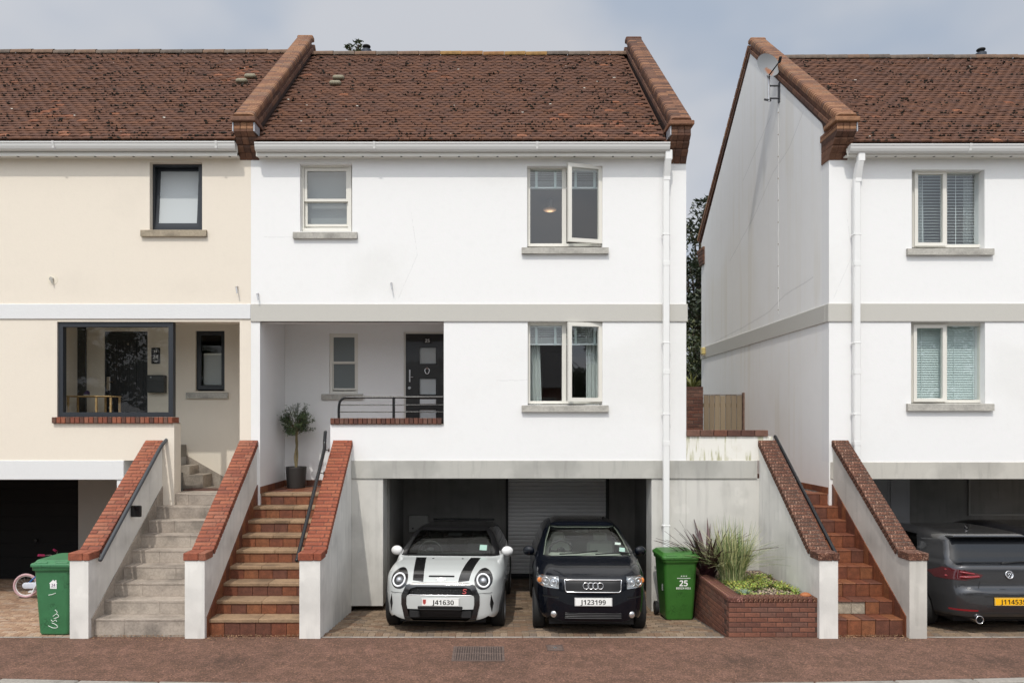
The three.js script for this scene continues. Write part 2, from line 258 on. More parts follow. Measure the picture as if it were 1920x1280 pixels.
// porch of the middle house
const PW = [wx(617, PORCH_Z), wx(671, PORCH_Z), wy(738, PORCH_Z), wy(625, PORCH_Z)], DOOR25 = [wx(757, PORCH_Z), wx(846, PORCH_Z), 2.47, wy(622, PORCH_Z)];
mesh('porch_wall', ext(polyShape([[PX0 + 0.001, 1.5], [-1.9, 1.5], [-1.9, 2.302], [-0.1, 2.302], [-0.1, 4.68], [PX0 + 0.001, 4.68]]), PORCH_Z - 0.13, PORCH_Z, [PW, DOOR25]), M.white, house25);
mesh('porch_wall', box(PX1 + 0.001, PX1 + 0.12, 2.3, 4.68, PORCH_Z + 0.001, -WT - 0.001), M.white, house25);
mesh('porch_wall', box(XP + 0.02, PX0, 1.0, 4.68, PORCH_Z + 0.001, -WT - 0.001), M.white, house25);
mesh('porch_ceiling', box(PX0 + 0.001, PX1, 4.66, 4.679, PORCH_Z + 0.001, -0.101), M.white, house25);
mesh('brick_sill', box(LOWX + 0.01, PX1 - 0.002, LOWY + 0.001, LOWY + 0.012, -0.2, 0.02), M.mortar, house25);
{ const sill = house25.children[house25.children.length - 1]; const g = cbox(0.066, 0.098, 0.245, 0.005); let i = 0; for (let x = LOWX + 0.042; x < PX1 - 0.03; x += 0.0755) { const m = mesh('brick', g, brickDark[[1, 0, 4, 3, 1, 2][i++ % 6]], sill); m.position.set(x, LOWY + 0.058, -0.085); } }
// carport
const GL = wx(655), GLi = wx(718), GR = wx(1222);
mesh('carport_pier', cb(GL, GLi, -0.12, YB1b - 0.001, -0.5, -0.002, 0.006), M.greyWall, house25);
mesh('carport_pier', cb(GR, X25, -0.24, YB1b - 0.001, -0.41, -0.002, 0.006), M.greyWall, house25);
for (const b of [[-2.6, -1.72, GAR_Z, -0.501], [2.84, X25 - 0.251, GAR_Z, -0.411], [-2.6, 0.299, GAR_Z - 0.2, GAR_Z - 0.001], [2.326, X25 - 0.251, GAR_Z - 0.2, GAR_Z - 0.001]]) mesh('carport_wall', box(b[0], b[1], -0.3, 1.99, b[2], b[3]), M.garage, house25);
{ const d = mesh('roller_door', [box(0.30, 0.345, -0.2, 1.99, GAR_Z - 0.1, GAR_Z + 0.03), box(2.28, 2.325, -0.2, 1.99, GAR_Z - 0.1, GAR_Z + 0.03), box(0.345, 2.28, -0.2, 1.99, GAR_Z - 0.12, GAR_Z - 0.1)], M.garageDark, house25);
  const g = extX([[0, 0], [0.014, 0.012], [0.018, 0.036], [0.014, 0.060], [0, 0.072]], 0, 1.93), sm = std([0.80, 0.79, 0.78], 0.5);
  for (let y = -0.12; y < 1.95; y += 0.0755) mesh('slat', g, sm, d).position.set(0.347, y, GAR_Z - 0.08);
  mesh('bottom_bar', cb(0.347, 2.277, -0.185, -0.125, GAR_Z - 0.1, GAR_Z - 0.05, 0.006), M.garageDark, d); }
{ const b = mesh('meter_box', cb(wx(767, GAR_Z), wx(803, GAR_Z), wy(996, GAR_Z), wy(965, GAR_Z), GAR_Z, GAR_Z + 0.1, 0.008), std([0.36, 0.36, 0.34], 0.6), house25);
  mesh('lock', bar([wx(775, GAR_Z), wy(989, GAR_Z), GAR_Z + 0.1], [wx(775, GAR_Z), wy(989, GAR_Z), GAR_Z + 0.106], 0.016), M.black, b);
  mesh('meter_box', cb(wx(770, GAR_Z), wx(784, GAR_Z), wy(1028, GAR_Z), wy(1006, GAR_Z), GAR_Z, GAR_Z + 0.06, 0.006), std([0.36, 0.36, 0.34], 0.6), house25); }

// --- left (cream) house walls
const U24 = [wx(280), wx(378.5), wy(432), wy(303.5)], G24 = [wx(106), wx(322.5)], P24R = wx(449), LOW24 = wx(328), LY24 = wy(794), X24 = -11.5;
mesh('front_wall', ext(polyShape([[X24, YB1t], [wx(290), YB1t], [wx(290), 1.2], [wx(326), 1.2], [wx(326), LY24], [G24[0], LY24], [G24[0], YB2b], [P24R, YB2b], [P24R, 1.0], [XP - 0.001, 1.0], [XP - 0.001, YEAVE + 0.06], [X24, YEAVE + 0.06]]), -WT, 0, [U24]), M.cream, house24);
mesh('band', cb(X24, XP, wy(598), YB2t, -0.1, 0.02, 0.006), M.whiteBand, house24);
mesh('beam', cb(X24, wx(232), wy(899), YB1t, -0.3, 0.016, 0.006), M.whiteBand, house24);
mesh('carport_pier', cb(wx(218), wx(262), -0.2, wy(899) - 0.001, -0.3, -0.002, 0.006), M.whiteBand, house24);
mesh('carport_wall', [box(wx(146, GAR_Z), -5.62, -0.3, 1.99, GAR_Z - 0.15, GAR_Z), box(X24, wx(146, GAR_Z), 1.88, 1.99, GAR_Z - 0.15, GAR_Z)], wallM([0.42, 0.40, 0.37]), house24);
mesh('carport_wall', box(-5.60, -5.45, -0.3, 1.99, GAR_Z, -0.302), M.garage, house24);
{ const gm = std([0.0035, 0.0035, 0.004], 0.95); const d = mesh('garage_door', box(X24, wx(146, GAR_Z), -0.2, 1.88, GAR_Z - 0.08, GAR_Z - 0.05), gm, house24);
  for (let k = 0; k < 7; k++) mesh('panel', cb(X24, wx(146, GAR_Z) - 0.02, -0.05 + k * 0.27, 0.21 + k * 0.27, GAR_Z - 0.05, GAR_Z - 0.042, 0.003), gm, d);
  mesh('handle', bar([wx(67, GAR_Z), wy(1013, GAR_Z), GAR_Z - 0.03], [wx(67, GAR_Z), wy(1013, GAR_Z), GAR_Z + 0.02], 0.03), M.blackGloss, d); }
mesh('party_wall', box(X24, X24 + 0.2, -0.3, YEAVE, BACK_Z, -WT), M.room, house24);
mesh('back_wall', box(X24, XP - 0.001, -0.3, YEAVE, BACK_Z - 0.25, BACK_Z - 0.001), M.cream, house24);
mesh('floor_slab', [box(X24, XP - 0.08, 4.68, 4.79, BACK_Z, -WT - 0.002), box(X24, XP - 0.08, YEAVE - 0.03, YEAVE + 0.06, BACK_Z, -WT - 0.002), box(X24, -5.56, 1.99, 2.25, BACK_Z, -0.302), box(-5.559, XP - 0.08, 1.99, 2.25, BACK_Z, PORCH_Z - 0.13)], M.room, house24);
const PW24 = [wx(366, PORCH_Z), wx(420.5, PORCH_Z), wy(733, PORCH_Z), wy(620, PORCH_Z)], DOOR24 = [wx(195, PORCH_Z), wx(276, PORCH_Z), 2.47, wy(621, PORCH_Z)];
mesh('porch_wall', ext(polyShape([[-8.0, 2.252], [-5.60, 2.252], [-5.60, 1.5], [P24R, 1.5], [P24R, 4.68], [-8.0, 4.68]]), PORCH_Z - 0.13, PORCH_Z, [PW24, DOOR24]), M.cream, house24);
mesh('porch_wall', box(P24R, XP - 0.02, 1.0, 4.68, PORCH_Z + 0.001, -WT - 0.001), M.cream, house24);
mesh('porch_wall', box(wx(146, PORCH_Z) - 0.12, wx(146, PORCH_Z), 2.25, 4.68, PORCH_Z + 0.001, -WT - 0.001), M.cream, house24);
mesh('porch_ceiling', box(-7.7, P24R, 4.66, 4.679, PORCH_Z + 0.001, -0.101), M.cream, house24);
mesh('porch_floor', box(-7.7, -5.56, 2.252, 2.47, PORCH_Z + 0.001, -WT - 0.001), std([0.30, 0.28, 0.25], 0.8, { map: T.concrete }), house24);
{ const sill = mesh('brick_sill', box(wx(99) + 0.01, LOW24 - 0.01, LY24 + 0.001, LY24 + 0.012, -0.22, 0.02), M.mortar, house24), g = cbox(0.066, 0.098, 0.27, 0.005); let i = 0;
  for (let x = wx(99) + 0.036; x < LOW24 - 0.03; x += 0.0757) mesh('brick', g, i++ % 3 ? pick(brickRed) : pick(brickDark), sill).position.set(x, LY24 + 0.056, -0.085); }

// --- right house walls
const U26 = [wx(1710.5), wx(1847), wy(466), wy(318)], L26 = [wx(1709), wx(1848), wy(757), YB2b - 0.001], X26R = 13;
mesh('front_wall', ext(polyShape([[X26, wy(866)], [X26R, wy(866)], [X26R, YEAVE + 0.06], [X26, YEAVE + 0.06]]), -WT, 0, [U26, L26]), M.white, house26);
mesh('band', [cb(X26 - 0.02, X26R, YB2b, wy(569), -0.1, 0.022, 0.006), cb(X26 - 0.022, X26 + 0.1, YB2b + 0.001, wy(569) - 0.001, BACK_Z, -0.101, 0.006)], M.grey, house26);
mesh('beam', cb(X26 + 0.02, X26R, wy(898), wy(866), -0.3, 0.018, 0.006), wallM([0.56, 0.54, 0.50], T.dirty), house26);
mesh('gable_wall', extX([[-0.001, 0.3], [-0.001, 7.2], [-0.28, 7.86], [-3.65, 10.7], [BACK_Z, 7.55], [BACK_Z, 0.3]], X26 + 0.001, X26 + 0.24), M.gable, house26);
mesh('back_wall', box(X26 + 0.25, X26R, -0.3, YEAVE, BACK_Z - 0.25, BACK_Z), M.white, house26);
mesh('party_wall', box(X26R - 0.2, X26R, -0.3, YEAVE, BACK_Z, -WT), M.room, house26);
mesh('floor_slab', [box(X26 + 0.25, X26R, 4.6, 4.79, BACK_Z, -WT - 0.002), box(X26 + 0.25, X26R, YEAVE - 0.03, YEAVE + 0.06, BACK_Z, -WT - 0.002), box(X26 + 0.25, X26R, 1.99, 2.25, BACK_Z, -0.302)], M.room, house26);
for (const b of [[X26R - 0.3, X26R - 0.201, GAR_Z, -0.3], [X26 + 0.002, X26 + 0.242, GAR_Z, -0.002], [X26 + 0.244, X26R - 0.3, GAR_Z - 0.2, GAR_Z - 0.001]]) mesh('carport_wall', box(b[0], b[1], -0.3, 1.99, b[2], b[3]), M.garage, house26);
{ const dz = GAR_Z, d = mesh('side_door', cb(wx(1625, dz), wx(1704, dz), -0.2, 1.9, dz, dz + 0.05, 0.005), std([0.40, 0.40, 0.41], 0.6), house26);
  for (const [a, b] of [[1632, 1662], [1667, 1698]]) for (const [y0, y1] of [[0.1, 0.85], [1.0, 1.78]]) mesh('panel', cb(wx(a, dz), wx(b, dz), y0, y1, dz + 0.05, dz + 0.062, 0.01), std([0.42, 0.42, 0.43], 0.6), d);
  mesh('door_frame', [box(wx(1815, dz), wx(1818, dz), wy(963, dz), 1.98, dz, dz + 0.04), box(wx(1815, dz), wx(1990, dz), wy(966, dz), wy(963, dz), dz, dz + 0.039)], std([0.32, 0.31, 0.29], 0.7), house26); }

// --- roofs -------------------------------------------------------------------------------------
const RIDGE_Z = -3.65;
const tilePal = [[0.132, 0.056, 0.031], [0.140, 0.060, 0.033], [0.122, 0.053, 0.031], [0.148, 0.063, 0.034], [0.134, 0.060, 0.036], [0.114, 0.052, 0.033], [0.150, 0.062, 0.031], [0.125, 0.057, 0.036]];
const tileHot = [[0.25, 0.092, 0.045], [0.21, 0.082, 0.042], [0.28, 0.108, 0.052]];
const tileMats = tilePal.map((c) => grained(c, 1)), tileHotMats = tileHot.map((c) => grained(c, 0.85));
function tileGeo() {            // one plain clay tile, slightly cambered, butt edge at local +z
  const w = 0.161, L = 0.185, t = 0.0195, P = [], xs = [-w / 2, -w / 6, w / 6, w / 2], hy = [0, 0.005, 0.005, 0];
  for (let i = 0; i < 3; i++) {
    const [a, b, p, q] = [xs[i], xs[i + 1], hy[i], hy[i + 1]];
    P.push([[a, t + p, 0], [b, t + q, 0], [b, t + q, -L], [a, t + p, -L]]);
    P.push([[a, p - 0.004, 0.001], [b, q - 0.004, 0.001], [b, t + q, 0], [a, t + p, 0]]);
  }
  P.push([[xs[3], -0.004, 0], [xs[3], -0.004, -L], [xs[3], t, -L], [xs[3], t, 0]], [[xs[0], -0.004, -L], [xs[0], -0.004, 0], [xs[0], t, 0], [xs[0], t, -L]]);
  return flat(P);
}
const TILE = tileGeo(), blobs = [0, 1, 2, 3].map((k) => { const g = new THREE.IcosahedronGeometry(1, 1), p = g.attributes.position; for (let i = 0; i < p.count; i++) { const v = V3().fromBufferAttribute(p, i), s = 1 + 0.55 * noiseGen.noise(v.x * 1.7 + k * 9, v.y * 1.7, v.z * 1.7); p.setXYZ(i, v.x * s, v.y * s, v.z * s); } g.computeVertexNormals(); return g; });
function roof(house, xa, xb, ye, yr, hotSpots, mossN, seed) {
  seedState = seed;
  const ez = 0.225, run = ez - RIDGE_Z, rise = yr - ye, len = Math.hypot(run, rise), ang = Math.atan2(rise, run), G = 0.1135;
  const under = mesh('roof', flat([[[xa, ye - 0.04, ez - 0.03], [xb, ye - 0.04, ez - 0.03], [xb, yr - 0.04, RIDGE_Z], [xa, yr - 0.04, RIDGE_Z]], [[xa, yr - 0.04, RIDGE_Z], [xb, yr - 0.04, RIDGE_Z], [xb, ye - 0.1, BACK_Z - 0.3], [xa, ye - 0.1, BACK_Z - 0.3]]]), std(tilePal[2], 0.9), house);
  const rows = Math.floor(len / G), rest = [], nearRows = [], nx = Math.floor((xb - xa) / 0.1645);
  let single = 0;
  for (let j = 0; j < rows; j++) {
    const s = j * G, z = ez - s * Math.cos(ang), y = ye + s * Math.sin(ang);
    for (let i = 0; i <= nx; i++) {
      const x = xa + 0.085 + i * 0.1645 + (j % 2 ? 0.082 : 0) + rr(-0.004, 0.004); if (x > xb - 0.07) continue;
      let hot = 0; for (const [hx, hs, r, p] of hotSpots) { const d = Math.hypot(x - hx, (s - hs)) / r; if (d < 1) hot = Math.max(hot, p * (1 - d * d)); }
      const isHot = rnd() < hot * 0.6 + 0.004, kk = Math.floor(rnd() * tilePal.length), kh = Math.floor(rnd() * 3);
      const slip = rnd() < 0.07 ? rr(-0.022, 0.024) : rr(-0.006, 0.006), lift = rnd() < 0.13 ? rr(0.03, 0.10) : rr(0, 0.022), yaw = rr(-0.012, 0.012), roll = rnd() < 0.1 ? rr(-0.04, 0.04) : rr(-0.01, 0.01);
      const px = x, py = y + 0.012 - slip * Math.sin(ang), pz = z + slip * Math.cos(ang);
      if (single < 298 && j < 8) { const m = mesh('tile', TILE, isHot ? tileHotMats[kh] : tileMats[kk], under); m.position.set(px, py, pz); m.rotation.set(ang - 0.075 - lift, yaw, roll, 'YXZ'); single++; }
      else { const g = xf(TILE, px, py, pz, ang - 0.075 - lift, yaw, roll); const c = isHot ? tileHot[kh] : tilePal[kk], v = rr(0.92, 1.08); rest.push(vcol(g, c[0] * v, c[1] * v, c[2] * v)); }
    }
  }
  tag(mesh('tile_field', merge(rest), std([1, 1, 1], 1, { vertexColors: true, map: T.grain }), under), null, null, null, 'stuff');
  const moss = [];
  for (let k = 0; k < mossN; k++) {
    const cx = rr(xa + 0.1, xb - 0.1), s = Math.pow(rnd(), 1.25) * (len - 0.25) + 0.05, n = 1 + Math.floor(rnd() * 4);
    for (let q = 0; q < n; q++) { const x = cx + rr(-0.10, 0.10), t = (Math.floor(s / G)) * G + (rnd() < 0.3 ? G : 0) - 0.006, rad = rr(0.006, 0.021) * (rnd() < 0.5 ? 0.7 : 1); if (x < xa + 0.05 || x > xb - 0.05) continue;
      const v = rr(0.6, 1.5); moss.push(vcol(xf(pick(blobs).clone(), x, ye + t * Math.sin(ang) + 0.036, ez - t * Math.cos(ang) + 0.012, ang, rr(0, 6), 0, [rad * rr(1.1, 1.9), rad * 0.7, rad]), 0.020 * v, 0.017 * v, 0.012 * v)); }
  }
  for (let k = 0; k < 26; k++) { const s = rr(0.2, len - 0.2), x = rr(xa + 0.1, xb - 0.1), rad = rr(0.008, 0.018); moss.push(vcol(xf(pick(blobs).clone(), x, ye + s * Math.sin(ang) + 0.03, ez - s * Math.cos(ang), ang, 0, 0, [rad * 1.6, rad * 0.3, rad]), 0.55, 0.52, 0.46)); }
  tag(mesh('moss', merge(moss), std([1, 1, 1], 0.95, { vertexColors: true }), under), null, null, null, 'stuff');
  // half-round ridge tiles bedded end to end
  const rg = new THREE.CylinderGeometry(0.115, 0.122, 0.445, 10, 1, true, -Math.PI / 2, Math.PI); rg.rotateX(-Math.PI / 2); rg.rotateY(Math.PI / 2);
  const rm = [[0.20, 0.15, 0.115], [0.23, 0.14, 0.09], [0.16, 0.125, 0.10]].map((c) => grained(c, 0.9, T.concrete)), ry = [[0.36, 0.20, 0.06], [0.33, 0.16, 0.055]].map((c) => grained(c, 0.9, T.concrete));
  for (let x = xa + 0.22; x < xb + 0.12; x += 0.452) mesh('ridge_tile', rg, house === house25 && x > -1.0 && x < 1.2 ? pick(ry) : pick(rm), under).position.set(x, yr - 0.035 + rr(-0.006, 0.006), RIDGE_Z);
  // eaves: gutter, fascia, soffit
  const gy = ye - 0.163, go = 0.042;
  const gut = mesh('gutter', extX([[0.118, gy], [0.118, gy + 0.118], [0.228, gy + 0.128], [0.238, gy + 0.128], [0.238, gy + 0.108], [0.229, gy + 0.098], [0.222, gy + 0.06], [0.205, gy + 0.022], [0.18, gy]].map(([z, y]) => [z + go, y]), xa + 0.005, xb - 0.005), M.gutter, house);
  for (let x = xa + 1.9; x < xb; x += 2.6) mesh('gutter_joint', extX([[0.205, gy - 0.005], [0.227, gy + 0.022], [0.232, gy + 0.06], [0.244, gy + 0.11], [0.244, gy + 0.132], [0.22, gy + 0.132], [0.18, gy - 0.005]].map(([z, y]) => [z + go, y]), x, x + 0.035), M.gutter, gut);
  const fas = mesh('fascia', [box(xa, xb, YEAVE - 0.012, gy + 0.1, 0.125, 0.158), box(xa, xb, YEAVE - 0.035, YEAVE + 0.02, 0.125, 0.172)], M.fascia, house);
  mesh('soffit', box(xa, xb, YEAVE - 0.02, YEAVE + 0.0, 0.001, 0.124), M.fascia, fas);
  for (let x = xa + 0.15; x < xb; x += 0.31) mesh('vent_slot', box(x, x + 0.03, YEAVE - 0.038, YEAVE - 0.034, 0.13, 0.166), M.black, fas);
  return { under, at: (x, s) => V3(x, ye + s * Math.sin(ang), ez - s * Math.cos(ang)), ang };
}
const R24 = roof(house24, X24, -4.08, 7.39, 10.70, [[-5.0, 3.5, 0.6, 0.75], [-8, 0.6, 2.6, 0.10]], 560, 77);
const R25 = roof(house25, -3.775, 2.87, 7.378, 10.66, [[1.9, 0.35, 1.4, 0.33], [2.6, 1.5, 0.9, 0.3], [-1.2, 3.6, 0.6, 0.25], [0.9, 0.15, 0.7, 0.15]], 500, 101);
const R26 = roof(house26, 5.74, 13, 7.35, 10.59, [[7, 1.6, 1.6, 0.06]], 560, 203);
seedState = 4242;
for (const [R, pts] of [[R24, [[454, 149, 2.95], [470, 138, 3.25]]], [R25, [[629, 148, 2.9], [635, 136, 3.25]]]]) for (const [x, y, s] of pts) {
  const z = R.at(0, s).z, p = R.at(wx(x, z), s);
  const m = mesh('vent_tile', [xf(new THREE.CapsuleGeometry(0.048, 0.13, 4, 12), 0, 0.045, 0.02, 0, 0, Math.PI / 2, [1, 1, 1.5]), box(-0.1, 0.1, 0, 0.05, -0.12, 0.04)], grained([0.30, 0.27, 0.19], 0.85), R.under);
  m.position.copy(p); m.position.y += 0.015; m.rotation.x = R.ang * 0.6;
}
// --- brick parapets with kneelers ------------------------------------------------------------------
function parapet(house, xc, tan, seed, topY, yo = 0, sides = [-1, 1]) {
  seedState = seed;
  const w = 0.315, z0 = 0.26, y0 = 7.80 + yo, z1 = RIDGE_Z, y1 = topY, len = Math.hypot(z0 - z1, y1 - y0), a = Math.atan2(y1 - y0, z0 - z1);
  const par = mesh('parapet', [extX([[0.0, 7.17], [0.2, 7.42], [z0 - 0.05, y0 - 0.24], [z1, y1 - 0.24], [BACK_Z - 0.1, y0 - 0.35], [BACK_Z, 7.2]], xc - w / 2 + 0.03, xc + w / 2 - 0.03)], tan ? grained([0.09, 0.05, 0.038]) : grained([0.08, 0.045, 0.035]), house);
  const matsTop = tan ? brickTan : [...brickTan.slice(0, 2), ...brickBrown], shp = new THREE.Shape();
  const hw = w / 2 + 0.008; shp.moveTo(-hw, 0); shp.lineTo(hw, 0); shp.lineTo(hw, 0.05); shp.quadraticCurveTo(hw, 0.098, hw - 0.055, 0.102); shp.lineTo(-hw + 0.055, 0.102); shp.quadraticCurveTo(-hw, 0.098, -hw, 0.05); shp.closePath();
  const topG = (() => { const g = new THREE.ExtrudeGeometry(shp, { depth: 0.062, bevelEnabled: false, curveSegments: 3 }); return uvm(g); })();
  const halfG = [-1, 1].map((s) => { const g = topG.clone(), p = g.attributes.position; for (let i = 0; i < p.count; i++) p.setX(i, s > 0 ? Math.max(p.getX(i), 0.003) : Math.min(p.getX(i), -0.003)); return g; });
  const sideG = cbox(0.02, 0.062, 0.218, 0.004), lowG = cbox(w + 0.012, 0.07, 0.218, 0.005), midG = cbox(w - 0.05, 0.066, 0.218, 0.004);
  for (const dir of [1, -1]) {
    const n = Math.floor(len / 0.0765);
    for (let i = 0; i < n; i++) {
      const s = (i + 0.5) * 0.0765, z = dir > 0 ? z0 - s * Math.cos(a) : 2 * z1 - (z0 - s * Math.cos(a)), y = y0 - 0.1 + s * Math.sin(a);
      if (dir < 0) { if (i % 3) continue; const m = mesh('coping_brick', cbox(w + 0.016, 0.1, 0.222, 0.012), pick(matsTop), par); m.position.set(xc, y + 0.05 * Math.cos(a), z); m.rotation.x = -a; continue; }
      for (const h of (i % 2 ? [0, 1] : [2])) { const m = mesh('coping_brick', h === 2 ? topG : halfG[h], pick(matsTop), par); m.position.set(xc + rr(-0.002, 0.002), y, z); m.rotation.x = a; }
    }
    for (let s = 0.11; s < len - 0.05; s += 0.228) for (const [g, off, mats] of [[midG, -0.034, brickBrown], [lowG, -0.104, tan ? brickBrown : brickBrown]]) {
      const z = z0 - 0.03 - s * Math.cos(a), y = y0 - 0.1 + s * Math.sin(a) + off * Math.cos(a), zz = z + off * Math.sin(a);
      const m = mesh(g === midG ? 'neck_brick' : 'corbel_brick', g, pick(mats), par); m.position.set(xc, y, dir > 0 ? zz : 2 * z1 - zz); m.rotation.x = dir > 0 ? a : -a;
    }
  }
  if (xc > 5) for (let r = 0; r < 5; r++) mesh('kneeler_brick', cb(xc - w / 2 - 0.03, xc + w / 2, 6.95 + r * 0.092, 7.035 + r * 0.092, BACK_Z - 0.05 - r * 0.05, BACK_Z + 0.3, 0.006), pick(brickBrown), par);
  // apex block
  mesh('apex_brick', [xf(cbox(w + 0.02, 0.1, 0.16, 0.02), xc, y1 - 0.055, z1)], matsTop[2], par);
  // kneeler: corbelled courses stepping out to the front, then a block and a moulded cap
  const cs = [[7.15, 0.055, 0.0], [7.245, 0.13, 0.01], [7.345, 0.21, 0.012], [7.44, 0.29, 0.0]];
  cs.forEach(([y, zf], i) => {
    for (let q = 0; q < 3; q++) { const bw = w / 3; const g = extX([[-0.25, y + yo], [zf - 0.045, y + yo], [zf + (i === 0 ? 0.0 : 0.02), y + 0.06 + yo], [zf + 0.022, y + 0.092 + yo], [-0.25, y + 0.092 + yo]], xc - w / 2 + q * bw + 0.003, xc - w / 2 + (q + 1) * bw - 0.003); mesh('kneeler_brick', g, pick(brickBrown), par); }
  });
  for (let r = 0; r < 2; r++) for (let q = 0; q < 3; q++) mesh('kneeler_brick', cb(xc - w / 2 + q * w / 3 + 0.003, xc - w / 2 + (q + 1) * w / 3 - 0.003, 7.535 + r * 0.056 + yo, 7.588 + r * 0.056 + yo, -0.3, 0.31, 0.004), pick(tan ? brickTan : brickBrown), par);
  for (const s of sides) mesh('lead_flashing', box(xc + s * (w / 2 + 0.002), xc + s * (w / 2 + 0.02), 7.50 + yo, 7.64 + yo, 0.05, 0.315), M.lead, par);
  mesh('cap_brick', cb(xc - 0.20, xc + 0.20, 7.648 + yo, 7.722 + yo, -0.08, 0.36, 0.012), pick(brickTan), par);
  mesh('cap_brick', cb(xc - 0.155, xc - 0.002, 7.727 + yo, 7.80 + yo, -0.08, 0.30, 0.008), pick(brickTan), par); mesh('cap_brick', cb(xc + 0.002, xc + 0.155, 7.727 + yo, 7.80 + yo, -0.08, 0.30, 0.008), pick(brickTan), par);
  return par;
}
parapet(house25, -3.93, true, 11, 11.07);
parapet(house25, 3.03, false, 12, 11.04, -0.06, [-1]);
parapet(house26, 5.66, true, 13, 11.02, 0.0, [1]);
// ---------------------------------------------------------------- windows, doors, blinds, pipes
const pane = (parent, x0, x1, y0, y1, z, mat = M.glass) => mesh('pane', plateGeo(x0, x1, y0, y1, z), mat, parent);
const sill = (parent, x0, x1, y0, y1, zb, zf, mat) => mesh('sill', extX([[zb, y0], [zf, y0], [zf, y1 - 0.006], [zf - 0.008, y1], [zb, y1 + 0.018]], x0, x1), mat, parent);
function sashRing(parent, x0, x1, y0, y1, w, z0, z1, mat, glass = M.glassCoated, name = 'sash') { const s = mesh(name, ring(x0, x1, y0, y1, w, z0, z1), mat, parent); pane(parent, x0 + w - 0.004, x1 - w + 0.004, y0 + w - 0.004, y1 - w + 0.004, (z0 + z1) / 2 - 0.004, glass); return s; }
// sash window over the porch
{ const z = -0.12, X = (v) => wx(v, z), Y = (v) => wy(v, z), f = mesh('window', ring(X(564), X(659), Y(434), Y(309), 0.055, -0.19, -0.10), M.upvc, house25);
  sashRing(f, X(571), X(654), Y(378), Y(316), 0.043, -0.145, -0.104, M.upvc); sashRing(f, X(571), X(654), Y(424), Y(374), 0.04, -0.185, -0.147, M.upvc);
  mesh('trickle_vent', cb(X(579), X(645), Y(314), Y(309.5), -0.10, -0.07, 0.005), M.upvc, f); sill(house25, wx(550), wx(670), wy(448), wy(436), -0.2, 0.05, M.sillStone); }
function casement25(y0, y1, sy0, sy1) {
  const z = -0.11, X = (v) => wx(v, z), Y = (v) => wy(v, z);
  const f = mesh('window', [ring(X(988.6), X(1130), Y(y1), Y(y0), 0.048, -0.19, -0.10), box(X(1054), X(1062), Y(y1) + 0.049, Y(y0) - 0.049, -0.185, -0.105)], M.upvc, house25);
  pane(f, X(988.6) + 0.04, X(1055), Y(y1) + 0.04, Y(y0) - 0.04, -0.145, M.glassCoated);
  const w = 0.59, h = Y(y0 + 2) - Y(y1 - 4), sash = mesh('open_sash', ring(-w, 0, 0, h, 0.062, -0.03, 0.03), M.upvc, f);
  sash.position.set(X(1127.5), Y(y1 - 4), -0.07); sash.rotation.y = 0.25;
  const p = mesh('open_pane', plateGeo(-w + 0.055, -0.055, 0.055, h - 0.055, 0), M.glassCoated, f); p.position.copy(sash.position); p.rotation.copy(sash.rotation);
  sill(house25, wx(978), wx(1140.5), wy(sy1), wy(sy0), -0.2, 0.06, M.sillStone);
}
casement25(311, 462, 465, 476.5); casement25(604.5, 757, 760, 772);
function bunchedBlind(label, x0, x1, yTop, yBot, z) {
  const b = thing('venetian_blind', label, 'blind', [0, 0, 0], 0, 'raised slatted blinds'); const n = 11;
  mesh('head_rail', box(x0, x1, yTop, yTop + 0.05, z - 0.03, z + 0.03), M.slat, b);
  const g = new THREE.BoxGeometry(x1 - x0, 0.003, 0.05);
  for (let i = 0; i < n; i++) { const t = i / (n - 1), y = lerp(yTop - 0.02, yBot + 0.03, t < 0.5 ? t * 1.25 : 0.625 + (t - 0.5) * 0.75); const m = mesh('slat', g, M.slat, b); m.position.set((x0 + x1) / 2, y, z); m.rotation.x = 0.35; }
  mesh('bottom_rail', box(x0, x1, yBot, yBot + 0.025, z - 0.026, z + 0.026), M.slat, b);
  for (const t of [0.1, 0.36, 0.64, 0.9]) mesh('tape', box(lerp(x0, x1, t) - 0.02, lerp(x0, x1, t) + 0.02, yBot - 0.005, yTop, z + 0.033, z + 0.036), M.tape, b);
}
bunchedBlind('raised venetian blind bunched behind the upper casement window of the middle house', wx(992, -0.27), wx(1128, -0.27), wy(322, -0.27), wy(354, -0.27), -0.27);
bunchedBlind('raised venetian blind bunched behind the lower casement window of the middle house', wx(992, -0.27), wx(1128, -0.27), wy(614, -0.27), wy(647, -0.27), -0.27);
function curtain(label, x0, x1, y0, y1, z, taper = 0, folds = 4, group) {
  const g = new THREE.PlaneGeometry(1, 1, 40, 12), p = g.attributes.position;
  for (let i = 0; i < p.count; i++) { const u = p.getX(i) + 0.5, v = p.getY(i) + 0.5, xr = lerp(x1 + taper * (1 - v), x1, 0); p.setXYZ(i, lerp(x0, xr, u), lerp(y0, y1, v), z + 0.022 * Math.sin(u * folds * 6.283 + v * 0.8)); }
  g.computeVertexNormals(); return tag(mesh('curtain', g, M.curtain), label, 'curtain', group);
}
curtain('pale curtain at the left of the lower casement window, middle house', wx(991, -0.36), wx(1011, -0.36), 3.0, 4.5, -0.36, 0.05);
curtain('pale curtain at the right of the lower casement window, middle house', wx(1099, -0.36), wx(1127, -0.36), 3.0, 4.5, -0.36, 0);
{ const b = thing('roller_blind', 'grey roller blind drawn behind the small sash window above the porch', 'blind'); mesh('fabric', box(wx(568, -0.26), wx(658, -0.26), wy(425, -0.26), wy(312, -0.26), -0.262, -0.26), std([0.24, 0.255, 0.26], 0.9), b);
  mesh('bottom_bar', cb(wx(568, -0.25), wx(658, -0.25), wy(428, -0.25), wy(425, -0.25), -0.27, -0.25, 0.004), M.upvc, b); }
